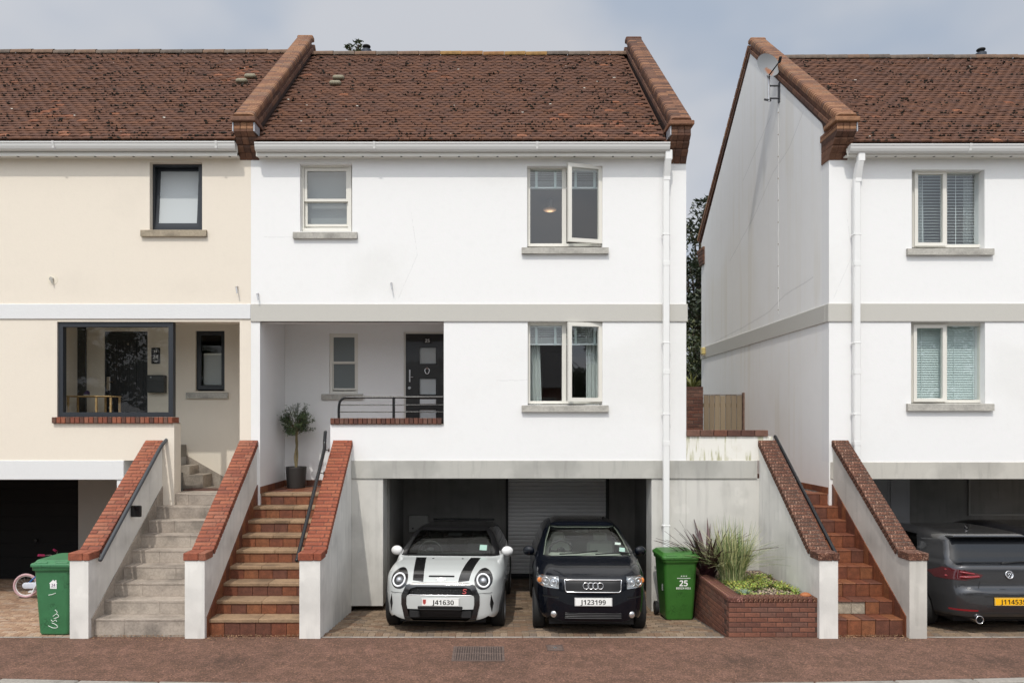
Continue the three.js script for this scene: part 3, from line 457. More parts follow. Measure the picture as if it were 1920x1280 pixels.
{ const l = thing('ceiling_light', 'round glowing ceiling lamp seen through the upper casement window', 'lamp', [wx(1031, -2.2), 0, -2.2]); const y = 6.97;
  mesh('shade', xf(new THREE.SphereGeometry(0.13, 24, 12), 0, y, 0, 0, 0, 0, [1, 0.28, 1]), std([0.8, 0.6, 0.45], 0.5, { emissive: new THREE.Color(1, 0.62, 0.4), emissiveIntensity: 0.1 }), l); mesh('ceiling_rose', bar([0, y + 0.03, 0], [0, 7.16, 0], 0.05), M.upvcWhite, l);
  const p = new THREE.PointLight(new THREE.Color(1, 0.75, 0.5), 0.12, 0, 2); p.position.set(0, y - 0.08, 0); p.castShadow = true; p.shadow.radius = 5; l.add(p); }
// porch window and front door of the middle house
{ const z = PORCH_Z - 0.06, X = (v) => wx(v, z), Y = (v) => wy(v, z), f = mesh('window', ring(PW[0], PW[1], PW[2], PW[3], 0.05, PORCH_Z - 0.11, PORCH_Z - 0.04), M.upvc, house25);
  sashRing(f, X(622), X(668), Y(681), Y(629), 0.032, PORCH_Z - 0.08, PORCH_Z - 0.045, M.upvc, M.frostedDark); sashRing(f, X(622), X(668), Y(731), Y(679), 0.032, PORCH_Z - 0.1, PORCH_Z - 0.075, M.upvc, M.frostedDark);
  sill(house25, wx(603, PORCH_Z), wx(681, PORCH_Z), wy(749, PORCH_Z), wy(739, PORCH_Z), PORCH_Z - 0.1, PORCH_Z + 0.05, M.sillStone); }
function textTex(w, h, draw) { const c = document.createElement('canvas'); c.width = w; c.height = h; draw(c.getContext('2d'), w, h); const t = new THREE.CanvasTexture(c); t.colorSpace = THREE.SRGBColorSpace; return t; }
function plateGeo(x0, x1, y0, y1, z) { const g = new THREE.PlaneGeometry(x1 - x0, y1 - y0); g.translate((x0 + x1) / 2, (y0 + y1) / 2, z); return g; }
{ const z = PORCH_Z - 0.05, X = (v) => wx(v, z), Y = (v) => wy(v, z), [a, b, c, e] = DOOR25;
  const d = mesh('door', ext(rectShape(a + 0.03, b - 0.03, c, e - 0.03), z - 0.045, z, [[X(786), X(818), Y(682.5), Y(651)], [X(786), X(818), Y(740), Y(709)], [X(786), X(818), Y(798), Y(767)]]), phys([0.012, 0.011, 0.011], { roughness: 0.35, clearcoat: 0.3 }), house25);
  mesh('door_frame', ext(rectShape(a, b, c, e), PORCH_Z - 0.12, PORCH_Z - 0.03, [[a + 0.03, b - 0.03, c - 0.001 + 0.002, e - 0.03]]), M.fascia, d);
  for (const [y0, y1] of [[682.5, 651], [740, 709], [798, 767]]) { pane(d, X(786), X(818), Y(y0), Y(y1), z - 0.03, M.frosted); mesh('glazing_bead', ring(X(786) - 0.008, X(818) + 0.008, Y(y0) - 0.008, Y(y1) + 0.008, 0.014, z, z + 0.006), M.blackGloss, d); }
  mesh('number', plateGeo(X(793), X(809.5), Y(644), Y(633), z + 0.002), std([1, 1, 1], 0.5, { map: textTex(96, 64, (k, w, h) => { k.fillStyle = '#0d0c0c'; k.fillRect(0, 0, w, h); k.fillStyle = '#d8d8d6'; k.font = 'bold 50px sans-serif'; k.textAlign = 'center'; k.textBaseline = 'middle'; k.fillText('25', w / 2, h / 2 + 2); }) }), d);
  mesh('knocker', [tube([[X(801), Y(690), z + 0.02], [X(797), Y(693), z + 0.025], [X(798), Y(699), z + 0.03], [X(801), Y(701), z + 0.03], [X(804), Y(699), z + 0.03], [X(805), Y(693), z + 0.025]], 0.008, 24, 6, true), bar([X(801), Y(688), z], [X(801), Y(691), z + 0.03], 0.015)], M.chrome, d);
  mesh('handle', [cb(X(767), X(769.5), Y(716), Y(693), z, z + 0.02, 0.003), bar([X(768), Y(707), z + 0.01], [X(768), Y(707), z + 0.055], 0.009), bar([X(768), Y(707), z + 0.05], [X(775), Y(707), z + 0.05], 0.008)], M.steel, d);
  mesh('lock', bar([X(767.5), Y(727), z], [X(767.5), Y(727), z + 0.012], 0.028, 16), M.chrome, d);
  mesh('letter_plate', [cb(X(787), X(817.5), Y(757.5), Y(748), z, z + 0.01, 0.004), ring(X(790), X(815), Y(755.5), Y(750), 0.008, z + 0.01, z + 0.014)], M.steel, d); }
// windows of the cream house
{ const f = mesh('window', ring(wx(283, -0.12), wx(379, -0.12), wy(432, -0.12), wy(305, -0.12), 0.06, -0.2, -0.11), M.anthracite, house24);
  const x0 = wx(288, -0.14), x1 = wx(377, -0.14), y0 = wy(427, -0.14), h = wy(309, -0.14) - y0;
  const s = mesh('open_sash', ring(x0, x1, 0, h, 0.07, -0.03, 0.03), M.anthracite, f); s.position.set(0, y0, -0.15); s.rotation.x = -0.10;
  const p = mesh('open_pane', plateGeo(x0 + 0.06, x1 - 0.06, 0.06, h - 0.06, 0), M.frosted, f); p.position.copy(s.position); p.rotation.copy(s.rotation);
  sill(house24, wx(265), wx(388), wy(444), wy(432), -0.2, 0.05, M.sillBeige); }
{ const f = mesh('window', ring(G24[0] + 0.003, G24[1], wy(781.5), YB2b - 0.002, 0.077, -0.13, -0.03), M.anthracite, house24); pane(f, G24[0] + 0.07, G24[1] - 0.07, wy(781.5) + 0.07, YB2b - 0.07, -0.08); }
{ const z = PORCH_Z - 0.05, f = mesh('window', ring(...[PW24[0], PW24[1], PW24[2] + 0.03, PW24[3]], 0.075, z - 0.06, z), M.anthracite, house24); pane(f, PW24[0] + 0.07, PW24[1] - 0.07, PW24[2] + 0.1, PW24[3] - 0.07, z - 0.03);
  sill(house24, wx(350, PORCH_Z), wx(428, PORCH_Z), wy(747, PORCH_Z), wy(736, PORCH_Z), PORCH_Z - 0.1, PORCH_Z + 0.05, M.sillStone);
  const b = thing('roller_blind', 'white roller blind half drawn behind the narrow dark window of the cream porch', 'blind'); mesh('fabric', box(PW24[0] + 0.08, PW24[1] - 0.08, PW24[2] + 0.12, wy(662, z), z - 0.13, z - 0.128), std([0.5, 0.51, 0.52], 0.9), b); mesh('bottom_bar', cb(PW24[0] + 0.08, PW24[1] - 0.08, wy(664, z), wy(661, z), z - 0.14, z - 0.12, 0.004), M.upvc, b); }
{ const z = PORCH_Z - 0.04, X = (v) => wx(v, z), Y = (v) => wy(v, z), [a, b, c, e] = DOOR24, d = mesh('door', cb(a + 0.03, b - 0.03, c, e - 0.03, z - 0.05, z, 0.004), std([0.020, 0.021, 0.024], 0.45), house24);
  for (let k = 0; k < 5; k++) mesh('door_panel', cb(lerp(a, b, 0.12 + k * 0.155), lerp(a, b, 0.26 + k * 0.155), c + 0.12, e - 0.16, z, z + 0.008, 0.004), std([0.022, 0.023, 0.026], 0.45), d);
  mesh('door_frame', ring(a, b, c, e, 0.03, z - 0.07, z + 0.02, 0.002), M.anthracite, d);
  mesh('handle', [cb(X(200), X(206.5), Y(732), Y(706), z + 0.008, z + 0.02, 0.003), bar([X(203), Y(716), z + 0.02], [X(203), Y(716), z + 0.06], 0.01), bar([X(203), Y(716), z + 0.055], [X(214), Y(716), z + 0.055], 0.009)], M.chrome, d);
  mesh('spy_hole', bar([X(240), Y(645), z], [X(240), Y(645), z + 0.015], 0.02), M.chrome, d); }
tag(mesh('mirror', cb(wx(138, PORCH_Z), wx(162, PORCH_Z), 2.6, wy(611, PORCH_Z), PORCH_Z, PORCH_Z + 0.03, 0.004), std([0.05, 0.05, 0.05], 0.15)), 'tall dark panel on the wall inside the glazed cream porch', 'panel');
{ const z = PORCH_Z, pl = thing('house_sign', 'black house number plaque reading 24 beside the dark door in the glazed porch', 'sign'); mesh('plaque', cb(wx(284, z), wx(300, z), wy(682, z), wy(652, z), z, z + 0.02, 0.004), M.blackGloss, pl);
  mesh('lettering', plateGeo(wx(285, z), wx(299, z), wy(681, z), wy(653, z), z + 0.0225), std([1, 1, 1], 0.5, { map: textTex(64, 128, (k, w, h) => { k.fillStyle = '#111'; k.fillRect(0, 0, w, h); k.fillStyle = '#ddd'; k.font = 'bold 44px sans-serif'; k.textAlign = 'center'; k.textBaseline = 'middle'; k.fillText('24', w / 2, h * 0.58); k.fillRect(w * 0.3, h * 0.12, w * 0.16, h * 0.16); k.fillRect(w * 0.54, h * 0.12, w * 0.16, h * 0.16); k.fillRect(w * 0.2, h * 0.82, w * 0.6, 5); k.fillRect(w * 0.3, h * 0.9, w * 0.4, 4); }) }), pl);
  const lb = thing('letter_box', 'black wall letter box inside the glazed cream porch', 'letter box'); mesh('case', cb(wx(275, z + 0.1), wx(308, z + 0.1), wy(736, z + 0.1), wy(703, z + 0.1), z, z + 0.12, 0.01), std([0.035, 0.036, 0.038], 0.4), lb); mesh('flap', cb(wx(277, z + 0.13), wx(306, z + 0.13), wy(713, z + 0.13), wy(706, z + 0.13), z + 0.121, z + 0.132, 0.004), std([0.05, 0.05, 0.052], 0.35), lb); mesh('lock', bar([wx(289, z), wy(708, z), z + 0.13], [wx(289, z), wy(708, z), z + 0.145], 0.012), M.chrome, lb); }
{ const zb = -1.0, zf = -0.7, r = thing('shoe_rack', 'low pine shoe rack behind the porch glass', 'shoe rack'), pine = grained([0.62, 0.40, 0.18], 0.7), X = (v) => wx(v, zf), top = wy(744, zf);
  for (const x of [127, 180, 207]) for (const z of [zb, zf]) mesh('post', box(X(x) - 0.014, X(x) + 0.014, 2.472, top, z - 0.014, z + 0.014), pine, r);
  for (const y of [2.56, top + 0.012]) for (let k = 0; k < 4; k++) mesh('slat', cb(X(125), X(209), y - 0.01, y + 0.01, lerp(zb, zf, k / 3) - 0.03, lerp(zb, zf, k / 3) + 0.03, 0.003), pine, r);
  const shoeCols = [[[0.45, 0.75, 0.66], 150, 2.58], [[0.32, 0.12, 0.14], 163, 2.58], [[0.03, 0.03, 0.05], 190, 2.58], [[0.35, 0.36, 0.4], 198, 2.58], [[0.04, 0.025, 0.07], 155, top + 0.025]], nm = ['mint green', 'dark red', 'black', 'grey', 'dark purple'];
  shoeCols.forEach(([c, x, y], i) => { const s = thing('shoe', nm[i] + ' shoe on the pine shoe rack', 'shoe', [X(x), y, -0.82], 0.3); mesh('sole', xf(new THREE.CapsuleGeometry(0.04, 0.16, 4, 10), 0, 0.012, 0, Math.PI / 2, 0, 0, [1, 1, 0.3]), std([0.6, 0.6, 0.58], 0.7), s); mesh('upper', [xf(new THREE.SphereGeometry(0.04, 12, 8), 0, 0.03, 0.07, 0, 0, 0, [0.95, 0.8, 1.3]), xf(new THREE.SphereGeometry(0.042, 12, 8), 0, 0.045, -0.05, 0, 0, 0, [0.9, 1.2, 1.3])], std(c, 0.7), s); }); }
// windows of the right house
function casement26(y0, y1, sy0, sy1, x0, x1) {
  const z = -0.13, X = (v) => wx(v, z), Y = (v) => wy(v, z), f = mesh('window', [ring(X(x0), X(x1) + 0.05, Y(y1), Y(y0), 0.05, -0.2, -0.12), box(X(1768), X(1776), Y(y1) + 0.05, Y(y0) - 0.05, -0.19, -0.122)], M.upvc, house26);
  sashRing(f, X(x0 + 2), X(1772), Y(y1 - 2), Y(y0 + 4), 0.055, -0.135, -0.085, M.upvc); pane(f, X(1775), X(x1) + 0.01, Y(y1) + 0.04, Y(y0) - 0.04, -0.15, M.glassCoated);
  sill(house26, wx(1699.5), wx(1861), wy(sy1), wy(sy0), -0.2, 0.06, M.sillStone);
}
casement26(318, 464, 467, 479, 1711, 1838); casement26(605, 755, 757, 770, 1709, 1838);
function slatBlind(label, x0, x1, y0, y1, z, n, tilt, mat, group) {
  const b = thing('venetian_blind', label, 'blind', [0, 0, 0], 0, group), g = cbox(x1 - x0, 0.004, 0.05, 0.001); mesh('head_rail', box(x0, x1, y1 - 0.04, y1, z - 0.03, z + 0.03), mat, b);
  for (let i = 0; i < n; i++) { const m = mesh('slat', g, mat, b); m.position.set((x0 + x1) / 2, lerp(y0 + 0.02, y1 - 0.07, i / (n - 1)), z); m.rotation.x = tilt; }
  mesh('bottom_rail', box(x0, x1, y0 - 0.02, y0, z - 0.026, z + 0.026), mat, b);
  for (const t of [0.12, 0.42, 0.6, 0.88]) mesh('cord', box(lerp(x0, x1, t) - 0.003, lerp(x0, x1, t) + 0.003, y0, y1, z + 0.03, z + 0.034), mat, b);
}
slatBlind('open venetian blind in the upper window of the right hand house', wx(1713, -0.28), wx(1842, -0.28), wy(460, -0.28), wy(322, -0.28), -0.28, 24, 0.12, M.slat, 'lowered slatted blinds');
slatBlind('closed pale aqua venetian blind in the lower window of the right hand house', wx(1711, -0.27), wx(1838, -0.27), wy(752, -0.27), wy(610, -0.27), -0.27, 30, 1.12, std([0.66, 0.74, 0.73], 0.5), 'lowered slatted blinds');
curtain('pale curtain hanging at the left behind the open venetian blind', wx(1712, -0.42), wx(1729, -0.42), 5.6, 7.0, -0.42, 0.05);
curtain('pale curtain hanging at the right behind the open venetian blind', wx(1806, -0.42), wx(1832, -0.42), 5.6, 7.0, -0.42, 0.0);
// down pipes
function downpipe(house, x, yTop, yBot, zw, hop, offs) {
  const X = wx(x, 0.09), p = mesh('downpipe', [cb(X - 0.05, X + 0.05, yBot, yTop - 0.42, zw + 0.03, zw + 0.12, 0.012)], M.upvcWhite, house), z = zw + 0.075;
  mesh('hopper', [cb(X + offs - 0.055, X + offs + 0.055, yTop - 0.16, yTop, 0.13, 0.225, 0.01)], M.upvcWhite, p);
  mesh('offset_bend', extX([[0.135, yTop - 0.16], [0.222, yTop - 0.16], [z + 0.05, yTop - 0.40], [z + 0.05, yTop - 0.46], [z - 0.05, yTop - 0.46], [z - 0.05, yTop - 0.36]], X + offs * 0.4 - 0.048, X + offs * 0.4 + 0.048), M.upvcWhite, p);
  for (const y of [4.15, 3.0, 5.9, 1.2]) if (y > yBot && y < yTop - 0.5) { mesh('pipe_clip', cb(X - 0.06, X + 0.06, y, y + 0.018, zw + 0.001, zw + 0.124, 0.004), M.upvcWhite, p); mesh('pipe_socket', cb(X - 0.0525, X + 0.0525, y - 0.5, y - 0.42, zw + 0.027, zw + 0.1225, 0.005), M.upvcWhite, p); }
}
downpipe(house25, 1249, wy(281, 0.2), 0.3, 0.022, 0, 0.02); downpipe(house26, 1606, wy(284, 0.2), 1.4, 0.022, 0, 0.03);
// small fittings on the walls
const hook = (x, y, parent, label) => { const h = tag(mesh('wall_bracket', [bar([wx(x), wy(y), 0], [wx(x), wy(y + 3), 0.07], 0.012), bar([wx(x), wy(y + 3), 0.065], [wx(x + 2), wy(y + 14), 0.075], 0.011)], M.steel), label, 'bracket'); return h; };
hook(445, 537, house24, 'small metal bracket low on the cream upper wall next to the white house'); hook(484, 550, house25, 'thin metal bracket at the left edge of the white wall above the band'); hook(734, 530, house25, 'small metal bracket on the white wall between the upper windows');
{ const c = thing('wall_lamp_stub', 'small capped cable stub on a round patch of the cream wall', 'cable stub'); mesh('patch', bar([wx(98), wy(524), 0.0], [wx(98), wy(524), 0.003], 0.085, 24), wallM([0.80, 0.73, 0.61]), c); mesh('stub', [bar([wx(97), wy(523), 0.003], [wx(97), wy(523), 0.04], 0.03), bar([wx(99), wy(524), 0.03], [wx(100), wy(532), 0.04], 0.01)], M.sillStone, c); }
// ---------------------------------------------------------------- stairs and stair walls
seedState = 99;
const SZ1 = 2.08, GO = 0.265, STEP_Y = (i) => 0.222 + 0.1865 * (i - 1), STEP_Z = (i) => SZ1 - GO * (i - 1), LAND = STEP_Y(9);
const terra = [[0.235, 0.078, 0.036], [0.205, 0.066, 0.034], [0.265, 0.09, 0.04], [0.165, 0.062, 0.038], [0.28, 0.105, 0.046]].map((c) => grained(c, 0.55));
const greyStone = [[0.53, 0.455, 0.385], [0.49, 0.42, 0.355], [0.56, 0.485, 0.41]].map((c) => std(c, 0.7, { map: T.concrete })), sandTread = [[0.42, 0.275, 0.165], [0.38, 0.25, 0.15], [0.45, 0.30, 0.18]].map((c) => std(c, 0.85, { map: T.concrete }));
function stairs(label, x0, x1, style) {
  const st = thing('staircase', label, 'stairs', [0, 0, 0], 0, 'front steps');
  const out = [[SZ1 - 0.03, -0.2]]; for (let i = 1; i <= 9; i++) { out.push([STEP_Z(i) - 0.03, STEP_Y(i) - 0.052], [i < 9 ? STEP_Z(i + 1) - 0.03 : PORCH_Z, STEP_Y(i) - 0.052]); } out.push([PORCH_Z, -0.2]);
  mesh('step_core', extX(out, x0, x1), M.mortarDark, st);
  const w = x1 - x0;
  for (let i = 1; i <= 9; i++) {
    const y = STEP_Y(i), yb = i > 1 ? STEP_Y(i - 1) : -0.05, z = STEP_Z(i), zb = i < 9 ? STEP_Z(i + 1) - 0.031 : z - 0.30;
    if (style === 'sand') {
      let x = x0; while (x < x1 - 0.05) { const L = Math.min(x1 - x, x === x0 ? rr(0.45, 0.7) : 0.65); mesh('tread', cb(x + 0.001, x + L - 0.001, y - 0.048, y, zb, z, 0.007), pick(sandTread), st); x += L; }
      const n = 6; for (let k = 0; k < n; k++) mesh('riser_tile', cb(x0 + k * w / n + 0.003, x0 + (k + 1) * w / n - 0.003, yb + 0.002, y - 0.052, z - 0.034, z - 0.018, 0.003), pick(terra), st);
    } else if (style === 'grey') {
      const c = x0 + w * (i % 2 ? 0.32 : 0.6); for (const [a, b] of [[x0, c], [c, x1]]) { mesh('tread', cb(a + 0.001, b - 0.001, y - 0.03, y, zb, z, 0.003), pick(greyStone), st); mesh('riser_slab', cb(a + 0.001, b - 0.001, yb + 0.001, y - 0.031, z - 0.03, z - 0.004, 0.002), pick(greyStone), st); }
    } else {
      const n = 5; for (let k = 0; k < n; k++) { const a = x0 + k * w / n + 0.003, b = x0 + (k + 1) * w / n - 0.003; mesh('tread_tile', cb(a, b, y - 0.02, y + rr(-0.002, 0.001), zb + 0.002, z, 0.006), pick(terra), st);
        const miss = i === 2 && (k === 1 || k === 2); mesh(miss ? 'bare_mortar' : 'riser_tile', cb(a, b, yb + 0.002, y - 0.023, z - 0.034, z - (miss ? 0.024 : 0.006), 0.003), miss ? grained([0.46, 0.40, 0.31]) : pick(terra), st); }
    }
  }
  return st;
}
const st24 = stairs('pale grey stone clad steps up to the cream house', wx(165, 2.21), wx(346, 2.21), 'grey');
const st25 = stairs('terracotta tiled steps with sandy stone treads up to the middle porch', wx(383, 2.21), wx(561, 2.21), 'sand');
const st26 = stairs('worn all terracotta tiled steps beside the right hand house', wx(1572, 2.21), wx(1706, 2.21), 'terra');
// sloping tile skirtings along the steps
function stringer(st, xa, xb, up, mats, n) { for (let k = 0; k < n; k++) { const t0 = k / n, t1 = (k + 1) / n - 0.004, z = (t) => lerp(SZ1 + 0.06, STEP_Z(9) - 0.05, t), y = (t) => lerp(0.10, LAND + 0.04, t); mesh('skirting_tile', extX([[z(t0), y(t0) - 0.25], [z(t0), y(t0) + up], [z(t1), y(t1) + up], [z(t1), y(t1) - 0.25]], xa, xb), pick(mats), st); } }
stringer(st25, wx(383, 2.21) + 0.0005, wx(383, 2.21) + 0.014, 0.17, terra, 16); stringer(st24, wx(165, 2.21) + 0.0005, wx(165, 2.21) + 0.014, 0.15, greyStone, 7); stringer(st26, wx(1706, 2.21) - 0.014, wx(1706, 2.21) - 0.0005, 0.18, terra, 16);
// landings
{ const a = wx(383, 2.21), g = cbox(0.196, 0.02, 0.196, 0.003); for (let x = PX0 + 0.1; x < -2.5; x += 0.2) for (let z = -0.45; z > PORCH_Z + 0.05; z -= 0.2) mesh('landing_tile', g, pick(terra), st25).position.set(x, LAND - 0.01, z);
  for (let x = PX0 + 0.1; x < LOWX + 0.5; x += 0.2) mesh('skirting_tile', cb(x - 0.098, x + 0.098, LAND, LAND + 0.11, PORCH_Z + 0.001, PORCH_Z + 0.014, 0.003), pick(terra), st25);
  for (let z = -0.1; z > PORCH_Z + 0.02; z -= 0.2) mesh('skirting_tile', cb(PX0 + 0.001, PX0 + 0.014, LAND, LAND + 0.11, z - 0.098, z + 0.098, 0.003), pick(terra), st25);
  for (let k = 0; k < 4; k++) mesh('porch_step', cb(-2.5 + k * 0.2, k < 3 ? -2.5 + (k + 1) * 0.2 - 0.002 : PX1, k < 3 ? LAND - 0.1 : 2.302, LAND + 0.19 * (k + 1), PORCH_Z + 0.016, -WT - 0.002, 0.006), pick(terra), st25); }
{ const y = LAND; mesh('landing_slab', cb(-5.25, P24R, y - 0.03, y, PORCH_Z + 0.002, STEP_Z(9) - 0.3, 0.003), greyStone[0], st24);
  mesh('winder_step', cb(-5.55, wx(380, -1.02), y - 0.02, wy(890, -1.02), PORCH_Z + 0.015, -1.02, 0.004), greyStone[1], st24); mesh('winder_step', cb(-5.55, wx(354, -1.02), wy(890, -1.02) + 0.001, wy(873, -1.02), PORCH_Z + 0.015, -1.04, 0.004), greyStone[2], st24);
  const z = PORCH_Z; mesh('wall_tile', ext(polyShape([[wx(300, z), wy(820, z)], [wx(330, z), wy(842, z)], [wx(418, z), wy(893, z)], [wx(452, z), wy(893, z)], [wx(452, z), wy(925, z)], [wx(300, z), wy(925, z)]]), z + 0.001, z + 0.014), greyStone[1], st24);
  tag(mesh('door_mat', cb(wx(347, -0.6), wx(412, -0.6), y + 0.001, y + 0.016, -0.85, -0.5, 0.004), grained([0.13, 0.06, 0.045], 0.95)), 'dark reddish door mat on the grey stone landing', 'door mat'); }
{ const g = cbox(0.196, 0.02, 0.196, 0.003), x0 = wx(1572, 2.21); for (let x = x0 + 0.1; x < X26 - 0.05; x += 0.2) for (let z = -0.45; z > -4.0; z -= 0.2) mesh('landing_tile', g, pick(terra), st26).position.set(x, LAND - 0.01, z);
  for (let z = -0.12; z > -3.9; z -= 0.2) mesh('skirting_tile', cb(X26 - 0.014, X26 - 0.001, LAND, LAND + 0.1, z - 0.098, z + 0.098, 0.003), pick(terra), st26); }
// walls with raked brick copings
T.lichen = dataTex(512, (i) => { const g = 0.8 + 0.7 * (n512c[i] - 0.5) + 0.4 * (n512b[i] - 0.5), l = sst(n512c[i] + 0.5 * (n512b[i] - 0.5), 0.62, 0.76); return [lerp(0.45 * g, 0.66, l), lerp(0.30 * g, 0.55, l), lerp(0.235 * g, 0.48, l)]; }, 0.7);
const brickLichen = [[1, 0.98, 0.96], [0.85, 0.84, 0.84], [1.1, 1.02, 0.98], [0.92, 0.8, 0.76]].map((c) => std(c, 0.95, { map: T.lichen }));
T.painty = dataTex(512, (i) => { const g = 0.8 + 0.4 * (n512c[i] - 0.5), l = sst(n512b[i] + 0.25 * (n512c[i] - 0.5), 0.63, 0.69); return [lerp(g, 1.0, l * 0.55), lerp(g, 1.0, l), lerp(g, 1.0, l)]; }, 0.5);
const brickChipped = [[0.42, 0.115, 0.058], [0.37, 0.098, 0.05], [0.46, 0.14, 0.07]].map((c) => std(c, 0.88, { map: T.painty }));
function stairWall(label, x0, x1, bricks, body, seed) {
  seedState = seed;
  const w = thing('stair_wall', label, 'wall', [0, 0, 0], 0, 'sloping stair walls'), zf = 2.21, zc = 1.95, yc = 1.138, yt = 2.60, a = Math.atan2(yt - yc, zc), len = Math.hypot(zc, yt - yc), cm = (x0 + x1) / 2, th = 0.1;
  mesh('wall_body', extX([[zf, -0.28], [zf, yc - th], [zc + 0.035, yc - th], [-0.0, yt - th / Math.cos(a) - 0.004], [-0.0, -0.28]], x0, x1), body, w);
  const W = x1 - x0 + 0.036, n = Math.floor(len / 0.0757);
  const mk = (b) => cbox(b, th - 0.006, 0.0645, 0.006), gs = [mk(W * 0.78), mk(W * 0.22 - 0.006), mk(W * 0.36), mk(W * 0.64 - 0.006)];
  mesh('mortar_bed', extX([[zc + 0.02, yc - th + 0.002], [zc, yc - 0.012], [0.001, yt - 0.016], [0.001, yt - th / Math.cos(a) - 0.002]], x0 - 0.008, x1 + 0.008), bricks === brickLichen ? M.mortarDark : grained([0.13, 0.065, 0.048]), w);
  for (let i = 0; i < n; i++) {
    const s = (i + 0.55) * 0.0757, z = zc - s * Math.cos(a) - th / 2 * Math.sin(a), y = yc + s * Math.sin(a) - th / 2 * Math.cos(a), pr = i % 2 ? [0, 1] : (i % 4 ? [3, 2] : [2, 3]);
    let x = x0 - 0.018; for (const k of pr) { const bw = [W * 0.78, W * 0.22 - 0.006, W * 0.36, W * 0.64 - 0.006][k]; const m = mesh('coping_brick', gs[k], pick(bricks), w); m.position.set(x + bw / 2, y + rr(-0.002, 0.002), z); m.rotation.x = a; x += bw + 0.006; }
  }
  for (const [p, q] of [[x0 - 0.018, cm + 0.05], [cm + 0.054, x1 + 0.018]]) mesh('cap_brick', cb(p, q, yc - th + 0.001, yc + 0.002, zc + 0.004, zf + 0.016, 0.008), pick(bricks), w);
  return w;
}
stairWall('sloping white stair wall with red brick coping, leftmost beside the green bin numbered 24', wx(130, 2.21), wx(165, 2.21), brickRed, M.stairWhite, 31);
stairWall('sloping white stair wall with red brick coping between the grey steps and the terracotta steps', wx(346, 2.21), wx(383, 2.21), brickRed, M.stairWhite, 32);
stairWall('sloping stair wall with chipped red brick coping beside the carport', wx(561, 2.21), wx(600, 2.21), brickChipped, M.stairWhite, 33);
stairWall('sloping stair wall with lichen covered brick coping beside the brick planter', wx(1537, 2.21), wx(1572, 2.21), brickLichen, M.stairWhite, 34);
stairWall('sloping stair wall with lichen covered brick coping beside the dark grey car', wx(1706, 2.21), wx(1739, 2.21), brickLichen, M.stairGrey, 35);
// handrails
function handrail(label, pts, r, side, brackets, mat = M.anthracite) {
  const h = thing('handrail', label, 'handrail', [0, 0, 0], 0, 'stair handrails'); mesh('rail', [tube(pts, r, 48, 10, false, 0.15), xf(new THREE.SphereGeometry(r * 1.02, 10, 8), ...pts[0]), xf(new THREE.SphereGeometry(r * 1.02, 10, 8), ...pts[pts.length - 1])], mat, h);
  for (const [i, t] of brackets) { const p = pts[i].map((v, k) => lerp(v, pts[i + 1][k], t)); mesh('bracket', [tube([[p[0], p[1], p[2]], [p[0], p[1] - 0.05, p[2]], [p[0] + side * 0.035, p[1] - 0.065, p[2]], [p[0] + side * 0.07, p[1] - 0.065, p[2]]], 0.008, 12, 6), bar([p[0] + side * 0.062, p[1] - 0.065, p[2]], [p[0] + side * 0.072, p[1] - 0.065, p[2]], 0.03)], mat, h); }
}
handrail('dark grey handrail on the wall beside the grey stone steps', [[-5.295, 1.02, 2.03], [-5.295, 1.75, 1.12], [-5.295, 2.48, 0.2], [-5.295, 2.62, -0.08], [-5.28, 2.68, -0.40]], 0.029, -1, [[0, 0.3], [1, 0.1], [1, 0.75]], std([0.05, 0.055, 0.062], 0.4));
handrail('black handrail beside the terracotta and sandstone steps', [[-2.615, 1.02, 2.08], [-2.615, 1.74, 1.25], [-2.615, 2.45, 0.44], [-2.635, 2.56, 0.33], [-2.63, 2.72, 0.30]], 0.028, 1, [[0, 0.3], [1, 0.6], [2, 0.5]], M.blackGloss);
handrail('black handrail beside the worn terracotta steps on the right', [[4.72, 1.06, 1.98], [4.72, 1.84, 0.90], [4.72, 2.64, -0.20]], 0.027, -1, [[0, 0.3], [1, 0.5]], M.blackGloss);
tag(mesh('step_light', cb(wx(165, 2.21) + 0.001, wx(165, 2.21) + 0.155, 1.47, 1.64, 1.02, 1.07, 0.012), M.blackGloss), 'small black box lamp on the wall below the grey handrail', 'lamp');
{ const z = -0.12, r = thing('porch_railing', 'black tubular railing with curved end above the brick topped porch wall', 'railing'), X = (v) => wx(v, z), Y = (v) => wy(v, z), y0 = LOWY + 0.107;
  mesh('top_rail', tube([[X(635), y0, z], [X(635), Y(765), z], [X(637), Y(753), z], [X(643), Y(747), z], [X(652), Y(745), z], [X(700), Y(744.5), z], [X(831), Y(744.5), z]], 0.021, 60, 10, false, 0.4), M.blackGloss, r);
  mesh('post', bar([X(738), y0, z], [X(738), Y(745), z], 0.023), M.blackGloss, r); for (const y of [759, 772]) mesh('mid_rail', bar([X(635), Y(y), z], [X(831), Y(y), z], 0.009), M.blackGloss, r); }
